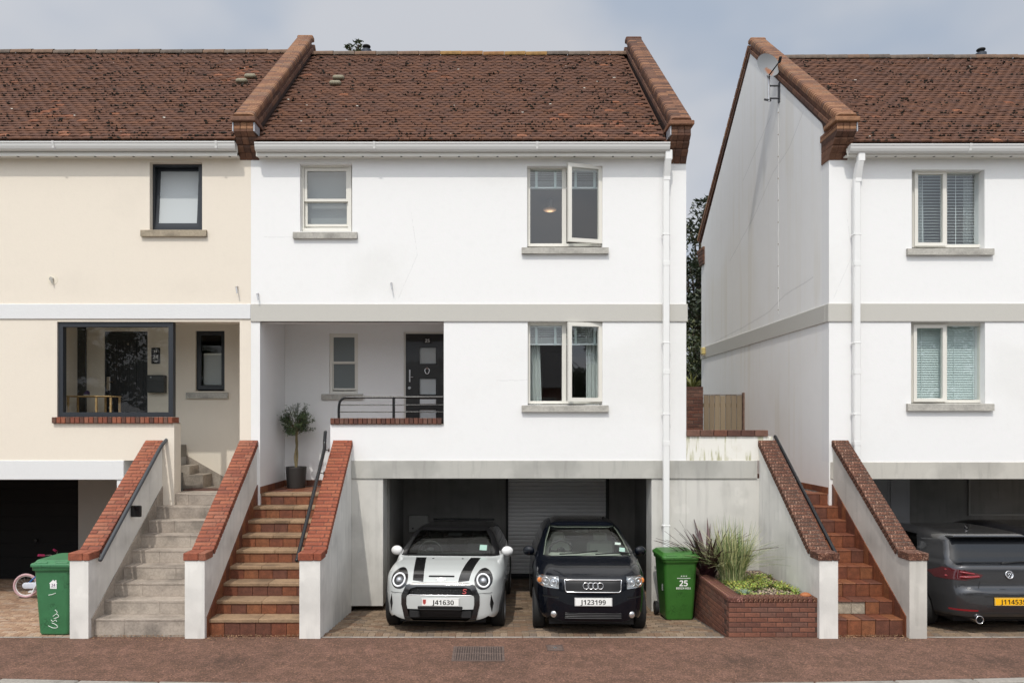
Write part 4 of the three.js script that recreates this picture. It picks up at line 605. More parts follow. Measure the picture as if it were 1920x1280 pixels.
// wall and gate between the houses
{ const w = thing('garden_wall', 'low white wall with dark brick coping and stains between the two white houses', 'wall');
  mesh('wall_body', box(X25 + 0.001, wx(1449), YB1t, wy(818), -0.22, 0.0), wallM([0.84, 0.83, 0.80], T.drip), w);
  mesh('lower_wall', box(X25 + 0.001, wx(1425), -0.3, YB1b - 0.001, -0.22, -0.004), M.greyWall, w); mesh('retained_fill', box(X25 + 0.001, 4.60, 0.3, LAND - 0.03, -4.2, -0.221), M.mortarDark, w);
  const g = cbox(0.213, 0.1, 0.25, 0.006); for (let x = X25 + 0.11; x < wx(1449) - 0.0; x += 0.222) mesh('coping_brick', g, pick(brickDark), w).position.set(x, wy(812), -0.095); }
{ const z = -4.05, w = thing('brick_pier', 'dark weathered brick wall beside the timber gate', 'wall'), x0 = 3.195, x1 = wx(1319, z), top = wy(724, z); mesh('core', box(x0, x1 - 0.005, 1.3, top - 0.01, z - 0.2, z - 0.006), M.mortarDark, w); const g = cbox(0.213, 0.064, 0.1, 0.004);
  for (let r = 0; 1.9 + r * 0.0745 < top - 0.03; r++) for (let x = x0 + (r % 2 ? 0.11 : 0.0); x < x1 - 0.05; x += 0.223) { const a = Math.max(x, x0), b = Math.min(x + 0.213, x1); if (b - a < 0.03) continue; const m = mesh('brick', g, pick(brickDark), w); m.scale.x = (b - a) / 0.213; m.position.set((a + b) / 2, 1.9 + r * 0.0745, z - 0.05); }
  const gt = thing('timber_gate', 'weathered boarded timber gate closing the passage between the white houses', 'gate'), gx0 = wx(1320, z), gx1 = wx(1392, z), gy = wy(741, z), wood = [[0.30, 0.24, 0.165], [0.24, 0.19, 0.13], [0.35, 0.285, 0.195]].map((c) => std(c, 0.9, { map: T.streak }));
  for (let k = 0; k < 7; k++) mesh('board', cb(lerp(gx0, gx1, k / 7) + 0.005, lerp(gx0, gx1, (k + 1) / 7) - 0.005, 1.78, gy + rr(-0.006, 0.006), z - 0.03, z, 0.004), pick(wood), gt);
  mesh('gate_post', cb(gx1 + 0.01, gx1 + 0.09, 1.7, gy + 0.06, z - 0.06, z + 0.05, 0.006), grained([0.24, 0.15, 0.11]), gt); for (const y of [2.0, 3.2]) mesh('rail', box(gx0, gx1, y, y + 0.09, z - 0.06, z - 0.031), wood[0], gt); mesh('top_capping', cb(gx0, gx1, gy + 0.007, gy + 0.02, z - 0.045, z + 0.01, 0.003), grained([0.2, 0.13, 0.09]), gt); }
// ---------------------------------------------------------------- planter, plants, bins, bicycle, dish, drains
seedState = 555;
const blade = (base, dir, len, w, droop, seg = 6, twist = 0) => {          // a strap leaf: arching ribbon with a centre fold
  const P = [], side = V3(-dir.z, 0, dir.x).normalize(), up = V3(0, 1, 0), pts = [];
  for (let i = 0; i <= seg; i++) { const t = i / seg, h = len * (t - droop * t * t * 0.62), o = len * (dir.len * t + droop * 0.75 * t * t); pts.push(V3(base[0] + dir.x * o, base[1] + h, base[2] + dir.z * o)); }
  for (let i = 0; i < seg; i++) { const wa = w * Math.sin(Math.PI * Math.min(1, 0.18 + 0.82 * (i / seg))) * 0.5 + 0.0004, wb = i + 1 === seg ? 0.0003 : w * Math.sin(Math.PI * Math.min(1, 0.18 + 0.82 * ((i + 1) / seg))) * 0.5 + 0.0004, a = pts[i], b = pts[i + 1];
    const q = (p, ww, s) => [p.x + side.x * ww * s, p.y + (s ? w * 0.12 : 0), p.z + side.z * ww * s];
    P.push([q(a, wa, -1), q(a, wa, 0), q(b, wb, 0), q(b, wb, -1)], [q(a, wa, 0), q(a, wa, 1), q(b, wb, 1), q(b, wb, 0)]); }
  return flat(P);
};
const randDir = (len) => { const a = rr(0, 6.283); return { x: Math.cos(a), z: Math.sin(a), len }; };
const leafM = (rough = 0.8, tr = 0.25) => phys([1, 1, 1], { vertexColors: true, roughness: rough, transmission: tr, thickness: 0, side: THREE.DoubleSide });
const PLX = wx(1367, 2.15), PLX1 = wx(1537, 2.21), PLT = 0.53;
{ const p = thing('brick_planter', 'red brown brick planter with gravel and plants in front of the right hand house', 'planter'), g = cbox(0.204, 0.0575, 0.1, 0.004), gs = cbox(0.1, 0.0575, 0.204, 0.004), cap = cbox(0.058, 0.0625, 0.205, 0.006), capS = cbox(0.205, 0.0625, 0.058, 0.006), H = 0.0665, zf = 2.15, zb = 0.02;
  mesh('mortar_core', [box(PLX + 0.006, PLX1, -0.2, PLT - 0.07, zf - 0.11, zf - 0.006), box(PLX + 0.006, PLX + 0.11, -0.3, PLT - 0.07, zb, zf - 0.111)], grained([0.10, 0.055, 0.042]), p);
  for (let r = 0; r < 8; r++) { const y = PLT - 0.0665 - 0.031 - r * H; if (y < -0.06) break;
    for (let x = PLX + (r % 2 ? 0.102 : 0); x < PLX1 - 0.02; x += 0.2125) { const b = Math.min(x + 0.204, PLX1), a = x; if (b - a < 0.03) continue; const m = mesh('brick', g, pick(brickPlanter), p); m.scale.x = (b - a) / 0.204; m.position.set((a + b) / 2, y, zf - 0.05); }
    if (r % 2) mesh('brick', g, pick(brickPlanter), p).position.set(PLX + 0.051, y, zf - 0.05), p.children[p.children.length - 1].scale.x = 0.46; }
  for (let r = 0; r < 11; r++) { const y = PLT - 0.0665 - 0.031 - r * H; for (let z = zf - 0.106 - (r % 2 ? 0 : 0.106); z > zb; z -= 0.2125) if (y > driveY(z) - 0.06) mesh('brick', gs, pick(brickPlanter), p).position.set(PLX + 0.0501, y, z - 0.105); }
  const capM = brickPlanter.map((m) => { const k = m.clone(); k.map = T.lichen; k.color.setRGB(1.05, rr(0.8, 0.95), rr(0.75, 0.9)); return k; });
  mesh('capping_brick', cb(PLX - 0.004, PLX + 0.2, PLT - 0.0645, PLT, zf - 0.1, zf + 0.004, 0.008), pick(capM), p); for (let x = PLX + 0.237; x < PLX1 - 0.02; x += 0.066) mesh('capping_brick', cap, pick(capM), p).position.set(x, PLT - 0.033 + rr(-0.002, 0.002), zf - 0.1);
  for (let z = zf - 0.135; z > zb; z -= 0.066) mesh('capping_brick', capS, pick(capM), p).position.set(PLX + 0.1, PLT - 0.033 + rr(-0.002, 0.002), z);
  mesh('soil', box(PLX + 0.115, PLX1 + 0.0, 0.1, PLT - 0.06, zb, zf - 0.12), grained([0.09, 0.065, 0.045], 0.95), p);
  const peb = []; for (let k = 0; k < 900; k++) { const v = rr(0.6, 1.2), r = rr(0.008, 0.02); peb.push(vcol(xf(pick(blobs), rr(PLX + 0.21, PLX1 - 0.02), PLT - 0.055, rr(0.1, zf - 0.2), 0, rr(0, 6), 0, [r, r * 0.6, r * 0.8]), 0.42 * v, 0.33 * v, 0.25 * v)); }
  tag(mesh('gravel', merge(peb), std([1, 1, 1], 0.9, { vertexColors: true }), p), null, null, null, 'stuff'); }
{ const o = thing('ornamental_grass', 'tall variegated ornamental grass arching over the brick planter', 'grass'), l = [];
  for (let k = 0; k < 620; k++) { const d = randDir(rr(0.03, 0.34)), v = rr(0.75, 1.2), pale = rnd() < 0.5, c = pale ? [0.52, 0.52, 0.27] : [0.20, 0.27, 0.105]; const r = Math.sqrt(rnd()) * 0.17; l.push(vcol(blade([3.63 + Math.cos(k) * r, PLT - 0.06, 0.95 + Math.sin(k) * r * 1.2], d, rr(0.55, 1.03) * (rnd() < 0.1 ? 1.08 : 1), rr(0.008, 0.014), Math.pow(rnd(), 1.6) * 0.95), c[0] * v, c[1] * v, c[2] * v)); }
  tag(mesh('blades', merge(l), leafM(0.7, 0.2), o), null, null, null, 'stuff');
  const q = thing('flax_plant', 'dark burgundy strap leaved plant behind the variegated grass', 'plant'), m = [];
  for (let k = 0; k < 84; k++) { const d = randDir(rr(0.15, 0.75)), v = rr(0.7, 1.5); m.push(vcol(blade([3.36 + rr(-0.07, 0.07), PLT - 0.06, 0.62 + rr(-0.07, 0.07)], d, rr(0.5, 0.95), rr(0.045, 0.062), rr(0.05, 0.7), 6), 0.055 * v, 0.021 * v, 0.025 * v)); }
  tag(mesh('leaves', merge(m), leafM(0.5, 0.05), q), null, null, null, 'stuff');
  const f = thing('fescue_tuft', 'small blue green grass tuft at the front of the planter', 'grass'), u = []; for (let k = 0; k < 240; k++) { const v = rr(0.8, 1.2); u.push(vcol(blade([3.50, PLT - 0.06, 1.86], randDir(rr(0.3, 0.9)), rr(0.08, 0.13), 0.004, rr(0.1, 0.6), 4), 0.22 * v, 0.30 * v, 0.24 * v)); } tag(mesh('blades', merge(u), leafM(0.8, 0.15), f), null, null, null, 'stuff');
  const gc = []; for (let k = 0; k < 6500; k++) { const x = rr(PLX + 0.24, PLX1 - 0.04), z = rr(0.6, 1.95), n = fbm3(x * 2.2, z * 2.2, 4.2, 3); if (n < -0.06 && !(x < 3.62 && z > 1.0 && z < 1.75 && rnd() < 0.4)) continue; const v = rr(0.7, 1.3), s = rr(0.014, 0.03), c = rnd() < 0.3 ? [0.46, 0.44, 0.08] : rnd() < 0.2 ? [0.2, 0.17, 0.06] : [0.25, 0.37, 0.06];
    gc.push(vcol(xf(flat([[[-0.5, 0, 0], [0, 0.15, -1], [0.5, 0, 0], [0, 0.1, 0.7]]]), x, PLT - 0.05 + rr(0, 0.065), z, rr(-0.5, 0.7), rr(0, 6.28), 0, s), c[0] * v, c[1] * v, c[2] * v)); }
  tag(mesh('ground_cover', merge(gc), leafM(0.7, 0.25)), 'low bright green ground cover leaves in the brick planter', 'ground cover', null, 'stuff');
  tag(mesh('terracotta_saucer', xf(new THREE.SphereGeometry(0.06, 20, 10, 0, 6.283, 0, 1.5), wx(1510, 2.0), PLT - 0.002, 2.02, 0, 0, 0, [1.25, 0.75, 1]), grained([0.5, 0.17, 0.06], 0.7)), 'small orange terracotta dish upside down on the planter edge', 'dish'); }
// potted olive tree in the porch
{ const o = thing('olive_tree', 'small clipped olive tree standing in a dark pot on the tiled landing', 'tree', [wx(555, -1.05), LAND + 0.001, -1.05]);
  const pot = thing('plant_pot', 'dark grey round plant pot holding the olive tree', 'plant pot', [wx(555, -1.05), LAND + 0.001, -1.05]);
  mesh('bowl', new THREE.LatheGeometry([[0.001, 0], [0.15, 0], [0.158, 0.008], [0.182, 0.36], [0.182, 0.375], [0.168, 0.375], [0.16, 0.31], [0.001, 0.31]].map(([x, y]) => new THREE.Vector2(x, y)), 40), std([0.032, 0.029, 0.027], 0.6), pot); mesh('soil', xf(new THREE.CylinderGeometry(0.165, 0.165, 0.02, 24), 0, 0.325, 0), grained([0.05, 0.035, 0.025], 0.95), pot);
  const tr = mesh('trunk', [tube([[0.0, 0.33, 0], [-0.015, 0.55, 0.01], [0.012, 0.75, 0], [0.005, 0.95, 0.0], [0.02, 1.1, 0]], 0.022, 20, 8), tube([[0.008, 0.33, 0.01], [0.02, 0.6, -0.01], [0.0, 0.85, 0.012], [0.03, 1.0, 0]], 0.015, 20, 7)], grained([0.26, 0.21, 0.11], 0.9), o);
  const br = [], lv = [], leaf = flat([[[0, 0, 0], [0.0045, 0.001, 0.014], [0.0, 0.002, 0.036], [-0.0045, 0.001, 0.014]]]);
  for (let k = 0; k < 70; k++) { const a = rr(0, 6.283), e = rr(-0.75, 1.45), R = rr(0.17, 0.33) * (e > 0.9 ? 1.05 : e < -0.3 ? 0.9 : 1), b = V3(0.01, rr(0.92, 1.1), 0), d = V3(Math.cos(a) * Math.cos(e), Math.sin(e) * 1.05, Math.sin(a) * Math.cos(e)), tip = V3(0.02, 1.12, 0).addScaledVector(d, R), mid = b.clone().lerp(tip, 0.55).add(V3(0, 0.02, 0)); br.push(tube([b.toArray(), mid.toArray(), tip.toArray()], 0.004, 6, 4));
    for (let q = 0; q < 62; q++) { const t = 0.35 + 0.7 * Math.sqrt(rnd()), p = b.clone().lerp(tip, t).add(V3(rr(-0.03, 0.03), rr(-0.03, 0.03), rr(-0.03, 0.03))), v = rr(0.6, 1.35), y = rnd() < 0.2; lv.push(vcol(xf(leaf, p.x, p.y, p.z, rr(-1.2, 0.6), rr(0, 6.28), rr(-0.6, 0.6), rr(1.0, 1.7)), (y ? 0.13 : 0.045) * v, (y ? 0.17 : 0.085) * v, (y ? 0.06 : 0.030) * v)); } }
  mesh('branches', merge(br), grained([0.16, 0.12, 0.07], 0.9), tr); tag(mesh('crown', merge(lv), leafM(0.6, 0.2), o), null, null, null, 'stuff'); }
// wheeled bins
function roundRect(w, d, r, n = 5) { const pts = []; for (let q = 0; q < 4; q++) for (let i = 0; i <= n; i++) { const a = q * Math.PI / 2 + i / n * Math.PI / 2, cx = (q === 0 || q === 3 ? 1 : -1) * (w / 2 - r), cz = (q < 2 ? 1 : -1) * (d / 2 - r); pts.push([cx + r * Math.cos(a), cz + r * Math.sin(a)]); } return pts; }
function loft(secs, capB = true, capT = true) {                 // secs: [{y, pts:[[x,z]]}] smooth sides
  const pos = [], idx = [], n = secs[0].pts.length; for (const s of secs) for (const [x, z] of s.pts) pos.push(x, s.y, z);
  for (let j = 0; j + 1 < secs.length; j++) for (let i = 0; i < n; i++) { const a = j * n + i, b = j * n + (i + 1) % n; idx.push(a, a + n, b, b, a + n, b + n); }
  const g = new THREE.BufferGeometry(); g.setAttribute('position', new THREE.Float32BufferAttribute(pos, 3)); g.setIndex(idx); g.computeVertexNormals(); const parts = [uvm(g.toNonIndexed())];
  const cap = (s, up) => { const p = s.pts.map(([x, z]) => [x, s.y, z]); if (up) p.reverse(); parts.push(flat([p])); }; if (capB) cap(secs[0], false); if (capT) cap(secs[secs.length - 1], true); return merge(parts);
}
T.scuff = dataTex(512, (i) => { const s = sst(n512a[i], 0.5, 0.72) * sst(n512c[i], 0.42, 0.7), v = 0.92 + 0.1 * (n512b[i] - 0.5) - 0.22 * s; return [v, v, v * 0.98]; }, 0.8);
function bin(label, pos, turn, col, face) {
  const b = thing('wheeled_bin', label, 'bin', pos, turn, 'green wheeled bins'), gm = std(col, 0.42, { map: T.scuff, bumpMap: T.stuccoBump, bumpScale: 0.0006 }), sec = (y, w, d, zo, r) => ({ y, pts: roundRect(w, d, r).map(([x, z]) => [x, z + zo]) });
  mesh('body', loft([sec(0.03, 0.40, 0.42, 0.02, 0.05), sec(0.05, 0.42, 0.44, 0.02, 0.055), sec(0.5, 0.47, 0.53, 0.0, 0.06), sec(0.9, 0.51, 0.61, -0.02, 0.06), sec(0.905, 0.545, 0.65, -0.02, 0.05), sec(0.955, 0.55, 0.66, -0.02, 0.05)]), gm, b);
  const lid = mesh('lid', loft([sec(0.958, 0.575, 0.685, -0.02, 0.05), sec(0.985, 0.58, 0.69, -0.02, 0.05), sec(1.0, 0.565, 0.675, -0.02, 0.05), sec(1.004, 0.53, 0.62, -0.03, 0.05), sec(1.035, 0.50, 0.56, -0.04, 0.06), sec(1.04, 0.46, 0.52, -0.04, 0.06)]), gm, b);
  for (const s of [-1, 1]) mesh('lid_ridge', xf(cbox(0.17, 0.02, 0.1, 0.008), s * 0.14, 1.012, 0.245, 0.12), gm, lid);
  mesh('handle', [bar([-0.24, 0.985, -0.40], [0.24, 0.985, -0.40], 0.016), box(-0.2, -0.17, 0.95, 0.99, -0.40, -0.33), box(0.17, 0.2, 0.95, 0.99, -0.40, -0.33)], gm, b);
  for (const s of [-1, 1]) { const w = mesh('wheel', xf(new THREE.CylinderGeometry(0.1, 0.1, 0.05, 24), s * 0.245, 0.1, -0.245, 0, 0, Math.PI / 2), M.rubber, b); mesh('hub', xf(new THREE.CylinderGeometry(0.05, 0.05, 0.056, 16), s * 0.245, 0.1, -0.245, 0, 0, Math.PI / 2), std([0.05, 0.05, 0.05], 0.5), w); }
  mesh('axle', bar([-0.24, 0.1, -0.245], [0.24, 0.1, -0.245], 0.012), M.steel, b);
  if (face) face(b); return b;
}
const frontTilt = Math.atan2(0.045, 0.45), frontZ = (y) => lerp(0.24, 0.287, (y - 0.05) / 0.85) + 0.0035;
const binSign = (b, name, w, h, x, y, tex) => { const m = mesh(name, new THREE.PlaneGeometry(w, h), std([1, 1, 1], 0.6, { map: tex, transparent: true, alphaTest: 0.5 }), b); m.position.set(x, y, frontZ(y)); m.rotation.x = 0.052; return m; };
bin('green wheeled bin numbered 25 beside the brick planter', [2.865, driveY(0.6) + 0.002, 0.62], 0.02, [0.045, 0.17, 0.028], (b) => {
  binSign(b, 'number_sticker', 0.27, 0.27, 0.045, 0.60, textTex(256, 256, (k, w, h) => { k.clearRect(0, 0, w, h); k.fillStyle = '#f4f4f0'; k.textAlign = 'center'; k.font = 'bold 118px sans-serif'; k.fillText('25', w / 2, 178); k.font = 'bold 40px sans-serif'; k.fillText('BEECH HILL', w / 2, 222, 216); for (let i = 0; i < 16; i++) k.fillRect(34 + i * 12, 58, 8, 12); for (let i = 0; i < 3; i++) k.fillRect(88 + i * 34, 26, 18, 12); }));
  const s = mesh('side_label', new THREE.PlaneGeometry(0.07, 0.1), std([0.6, 0.62, 0.6], 0.6)); b.add(s); s.name = 'side_label'; s.position.set(-0.2385, 0.5, 0.12); s.rotation.set(0, -Math.PI / 2, 0); });
bin('green wheeled bin with a house shaped 24 sticker beside the leftmost stair wall', [-5.925, driveY(1.8) + 0.006, 1.79], -0.02, [0.055, 0.215, 0.095], (b) => {
  binSign(b, 'number_sticker', 0.12, 0.13, 0.02, 0.72, textTex(128, 136, (k, w, h) => { k.clearRect(0, 0, w, h); k.fillStyle = '#f2f2f2'; k.beginPath(); k.moveTo(64, 4); k.lineTo(124, 56); k.lineTo(112, 60); k.lineTo(112, 132); k.lineTo(16, 132); k.lineTo(16, 60); k.lineTo(4, 56); k.closePath(); k.fill(); k.fillRect(92, 8, 20, 40); k.fillStyle = '#4a2a55'; k.font = 'bold 56px sans-serif'; k.textAlign = 'center'; k.fillText('24', 64, 100); k.fillRect(30, 112, 68, 5); }));
  const wpt = (x, y) => [x, y, frontZ(y) - 0.003], pm = std([0.62, 0.68, 0.62], 0.7), strokes = [[[-0.02, 0.19], [0.03, 0.17], [0.06, 0.13], [0.0, 0.12], [-0.07, 0.15]], [[0.0, 0.28], [0.05, 0.31], [0.08, 0.28], [0.05, 0.26], [0.01, 0.25]], [[0.03, 0.37], [0.06, 0.34], [0.05, 0.32]], [[-0.05, 0.57], [0.0, 0.58], [0.05, 0.6]], [[-0.03, 0.23], [0.0, 0.21], [0.03, 0.23], [0.05, 0.21]]];
  for (const s of strokes) mesh('painted_stroke', tube(s.map(([x, y]) => wpt(x, y)), 0.0055, 20, 5), pm, b); });
// child's bicycle behind the bin
{ const b = thing('child_bicycle', 'small blue child bicycle with pink tyres behind the green bin numbered 24', 'bicycle', [wx(48, -0.9), driveY(-0.9) + 0.215, -0.9], 0.12), blue = std([0.02, 0.16, 0.50], 0.3), pink = std([0.55, 0.36, 0.38], 0.7), wb = 0.62;
  for (const x of [0, wb]) { const w = mesh('wheel', xf(new THREE.TorusGeometry(0.192, 0.022, 10, 36), x, 0, 0), pink, b); mesh('rim', xf(new THREE.TorusGeometry(0.168, 0.008, 6, 36), x, 0, 0), M.upvcWhite, w); const sp = []; for (let k = 0; k < 14; k++) sp.push(bar([x, 0, 0], [x + 0.168 * Math.cos(k * 0.449), 0.168 * Math.sin(k * 0.449), 0], 0.0016, 4)); mesh('spokes', merge(sp), M.steel, w); }
  mesh('frame', [bar([0.2, 0.02, 0], [0.24, 0.30, 0], 0.016), bar([0.2, 0.02, 0], [0.52, 0.28, 0], 0.018), bar([0.24, 0.25, 0], [0.5, 0.34, 0], 0.016), bar([0, 0, 0.03], [0.23, 0.22, 0.02], 0.009), bar([0, 0, -0.03], [0.23, 0.22, -0.02], 0.009), bar([0, 0, 0.03], [0.2, 0.02, 0.03], 0.009), bar([wb, 0, 0.03], [0.52, 0.36, 0.02], 0.011), bar([wb, 0, -0.03], [0.52, 0.36, -0.02], 0.011), bar([0.53, 0.26, 0], [0.49, 0.42, 0], 0.018)], blue, b);
  mesh('chain_guard', xf(new THREE.CapsuleGeometry(0.055, 0.17, 4, 14), 0.1, 0.01, 0.05, 0, 0, Math.PI / 2, [1, 1, 0.2]), std([0.62, 0.66, 0.74], 0.4), b); mesh('crank', [bar([0.2, 0.02, 0.07], [0.14, -0.08, 0.07], 0.009), box(0.09, 0.17, -0.1, -0.075, 0.06, 0.12)], std([0.7, 0.7, 0.7], 0.4), b);
  mesh('saddle', xf(new THREE.SphereGeometry(0.08, 16, 8), 0.25, 0.34, 0, 0, 0, 0, [1.3, 0.4, 0.8]), std([0.7, 0.35, 0.45], 0.6), b); const hb = mesh('handlebar', [tube([[0.40, 0.56, 0.22], [0.46, 0.55, 0.12], [0.48, 0.46, 0], [0.46, 0.55, -0.12], [0.40, 0.56, -0.22]], 0.011, 24, 8), bar([0.49, 0.42, 0], [0.48, 0.48, 0], 0.014)], M.chrome, b); for (const s of [-1, 1]) mesh('grip', bar([0.40, 0.56, s * 0.22], [0.33, 0.575, s * 0.29], 0.02), std([0.35, 0.02, 0.09], 0.6), hb); }
// satellite dish on the gable
{ const d = thing('satellite_dish', 'grey rusty satellite dish on the side gable of the right hand house', 'satellite dish', [5.27, 9.66, -2.05]), dish = new THREE.Group();
  const g = new THREE.LatheGeometry([0, 0.05, 0.1, 0.15, 0.2, 0.235, 0.24].map((r) => new THREE.Vector2(r, r * r * 0.9)), 40); g.rotateX(Math.PI / 2); const p = g.attributes.position, col = new Float32Array(p.count * 3);
  for (let i = 0; i < p.count; i++) { const x = p.getX(i), y = p.getY(i), r = sst(0.085 - Math.hypot(x - 0.03, y + 0.12) + 0.09 * fbm3(x * 14, y * 14, 1, 3), -0.02, 0.03); col[3 * i] = lerp(0.24, 0.30, r); col[3 * i + 1] = lerp(0.25, 0.12, r); col[3 * i + 2] = lerp(0.26, 0.05, r); } g.setAttribute('color', new THREE.BufferAttribute(col, 3));
  const m = mesh('reflector', g, std([1, 1, 1], 0.5, { vertexColors: true, side: THREE.DoubleSide }), d); m.rotation.set(-0.12, 0.30, 0, 'YXZ'); m.scale.set(1.06, 0.95, 1.06);
  mesh('feed_arm', [bar([0.02, -0.20, 0.06], [0.12, -0.06, 0.34], 0.012), xf(new THREE.CapsuleGeometry(0.028, 0.07, 4, 10), 0.125, -0.03, 0.33, 0.7)], M.black, d);
  mesh('mast', [bar([0.05, -0.16, -0.02], [0.05, -0.66, -0.02], 0.02), bar([0.0, -0.05, -0.02], [0.05, -0.2, -0.02], 0.03)], M.steel, d); mesh('wall_bracket', [bar([0.05, -0.36, -0.02], [0.25, -0.36, -0.02], 0.016), bar([0.05, -0.6, -0.02], [0.25, -0.6, -0.02], 0.016), box(0.235, 0.252, -0.68, -0.3, -0.06, 0.02), bar([-0.04, -0.62, -0.02], [0.09, -0.64, -0.02], 0.02)], std([0.05, 0.05, 0.055], 0.5), d);
  const c = thing('dish_cable', 'white cable clipped down the side gable below the dish', 'cable'); mesh('cable', bar([5.518, 8.95, -2.12], [5.518, 4.95, -2.12], 0.004, 6), M.upvcWhite, c); for (let y = 8.8; y > 4.9; y -= 0.42) mesh('clip', box(5.512, 5.522, y, y + 0.014, -2.133, -2.108), M.sillBeige, c); }
{ const z = -6.9, l = thing('wall_lamp', 'small yellowed lantern on the grey band at the far end of the gable', 'lamp', [5.5, wy(658, z), z]); mesh('cover', cb(-0.10, 0.0, -0.09, 0.09, -0.07, 0.07, 0.02), std([0.62, 0.50, 0.20], 0.4), l); mesh('base', box(-0.08, -0.002, -0.12, -0.091, -0.06, 0.06), M.sillBeige, l); }
// flue cowls behind the ridges
for (const [x, y, lab] of [[687, 90, 'dark flue cowl behind the ridge of the middle house'], [1840, 96, 'dark flue cowl behind the ridge of the right hand house']]) { const z = -3.95, c = thing('flue_cowl', lab, 'flue', [wx(x, z), wy(y, z), z]); mesh('pipe', bar([0, -0.5, 0], [0, 0.0, 0], 0.055), M.black, c); mesh('cap', xf(new THREE.SphereGeometry(0.09, 18, 9), 0, 0.03, 0, 0, 0, 0, [1, 0.45, 1]), M.black, c); mesh('collar', bar([0, -0.13, 0], [0, -0.05, 0], 0.11, 16), std([0.04, 0.05, 0.07], 0.5), c); }
// drain grating and cover in the pavement
{ const iron = grained([0.15, 0.105, 0.088], 0.8), d = thing('drain_grating', 'rusty cast iron drain grating in the pavement in front of the white car', 'drain cover'), x0 = -0.475, x1 = 0.17, z0 = 2.56, z1 = 3.14; mesh('frame', xf(ring(x0, x1, z0, z1, 0.028, 0, 0.012), 0, 0, 0, 0), iron, d); d.children[0].geometry.rotateX(-Math.PI / 2); d.children[0].geometry.scale(1, 1, -1); d.children[0].geometry = uvm(flipWinding(d.children[0].geometry)); d.children[0].position.y = -0.006;
  mesh('pit', box(x0 + 0.03, x1 - 0.03, 0.0006, 0.0012, z0 + 0.03, z1 - 0.03), grained([0.05, 0.035, 0.03]), d); for (let x = x0 + 0.042; x < x1 - 0.03; x += 0.0305) mesh('grate_bar', box(x - 0.0095, x + 0.0095, 0.0014, 0.0085, z0 + 0.029, z1 - 0.029), iron, d); mesh('cross_bar', box(x0 + 0.03, x1 - 0.03, 0.0013, 0.0075, (z0 + z1) / 2 - 0.012, (z0 + z1) / 2 + 0.012), iron, d);
  const c = thing('stopcock_cover', 'small square iron cover in the pavement in front of the black car', 'drain cover'), a = 0.715, b = 0.93, e = 2.5, f = 2.74; mesh('lid', cb(a + 0.012, b - 0.012, 0.0008, 0.006, e + 0.012, f - 0.012, 0.002), iron, c); mesh('boss', bar([(a + b) / 2, 0.006, (e + f) / 2], [(a + b) / 2, 0.01, (e + f) / 2], 0.025, 16), M.steel, c); for (const q of [[a, b, e, e + 0.011], [a, b, f - 0.011, f], [a, a + 0.011, e + 0.012, f - 0.012], [b - 0.011, b, e + 0.012, f - 0.012]]) mesh('rim', box(q[0], q[1], 0.0008, 0.008, q[2], q[3]), grained([0.14, 0.09, 0.075], 0.7), c); }
function flipWinding(g) { const p = g.attributes.position; for (let i = 0; i < p.count; i += 3) { const a = V3().fromBufferAttribute(p, i), b = V3().fromBufferAttribute(p, i + 2); p.setXYZ(i, b.x, b.y, b.z); p.setXYZ(i + 2, a.x, a.y, a.z); } g.computeVertexNormals(); return g; }
// leaf litter and grit at the foot of the steps and along the kerb line
{ const l = []; const leafL = flat([[[-0.5, 0, 0], [0, 0.25, 0.9], [0.5, 0, 0], [0, 0.05, -0.8]]]);
  for (let k = 0; k < 1500; k++) { const q = rnd(), x = q < 0.3 ? rr(wx(165, 2.2), wx(346, 2.2)) : q < 0.55 ? rr(wx(383, 2.2), wx(561, 2.2)) : q < 0.85 ? rr(wx(1572, 2.2), wx(1706, 2.2)) : rr(-6.5, 6.5), z = q < 0.85 ? 2.07 + Math.abs(rr(-1, 1) * rr(0, 1)) * 0.3 : 2.2 + rnd() * 1.5, v = rr(0.5, 1.4), s = q < 0.85 ? rr(0.005, 0.017) : rr(0.004, 0.011); l.push(vcol(xf(leafL, x, 0.006 + rr(0, 0.006), z, rr(-0.4, 0.4), rr(0, 6.28), rr(-0.4, 0.4), s), 0.30 * v, 0.18 * v, 0.10 * v)); }
  tag(mesh('leaf_litter', merge(l), std([1, 1, 1], 0.9, { vertexColors: true, side: THREE.DoubleSide })), 'scattered dry leaves and grit at the foot of the steps', 'leaf litter', null, 'stuff'); }
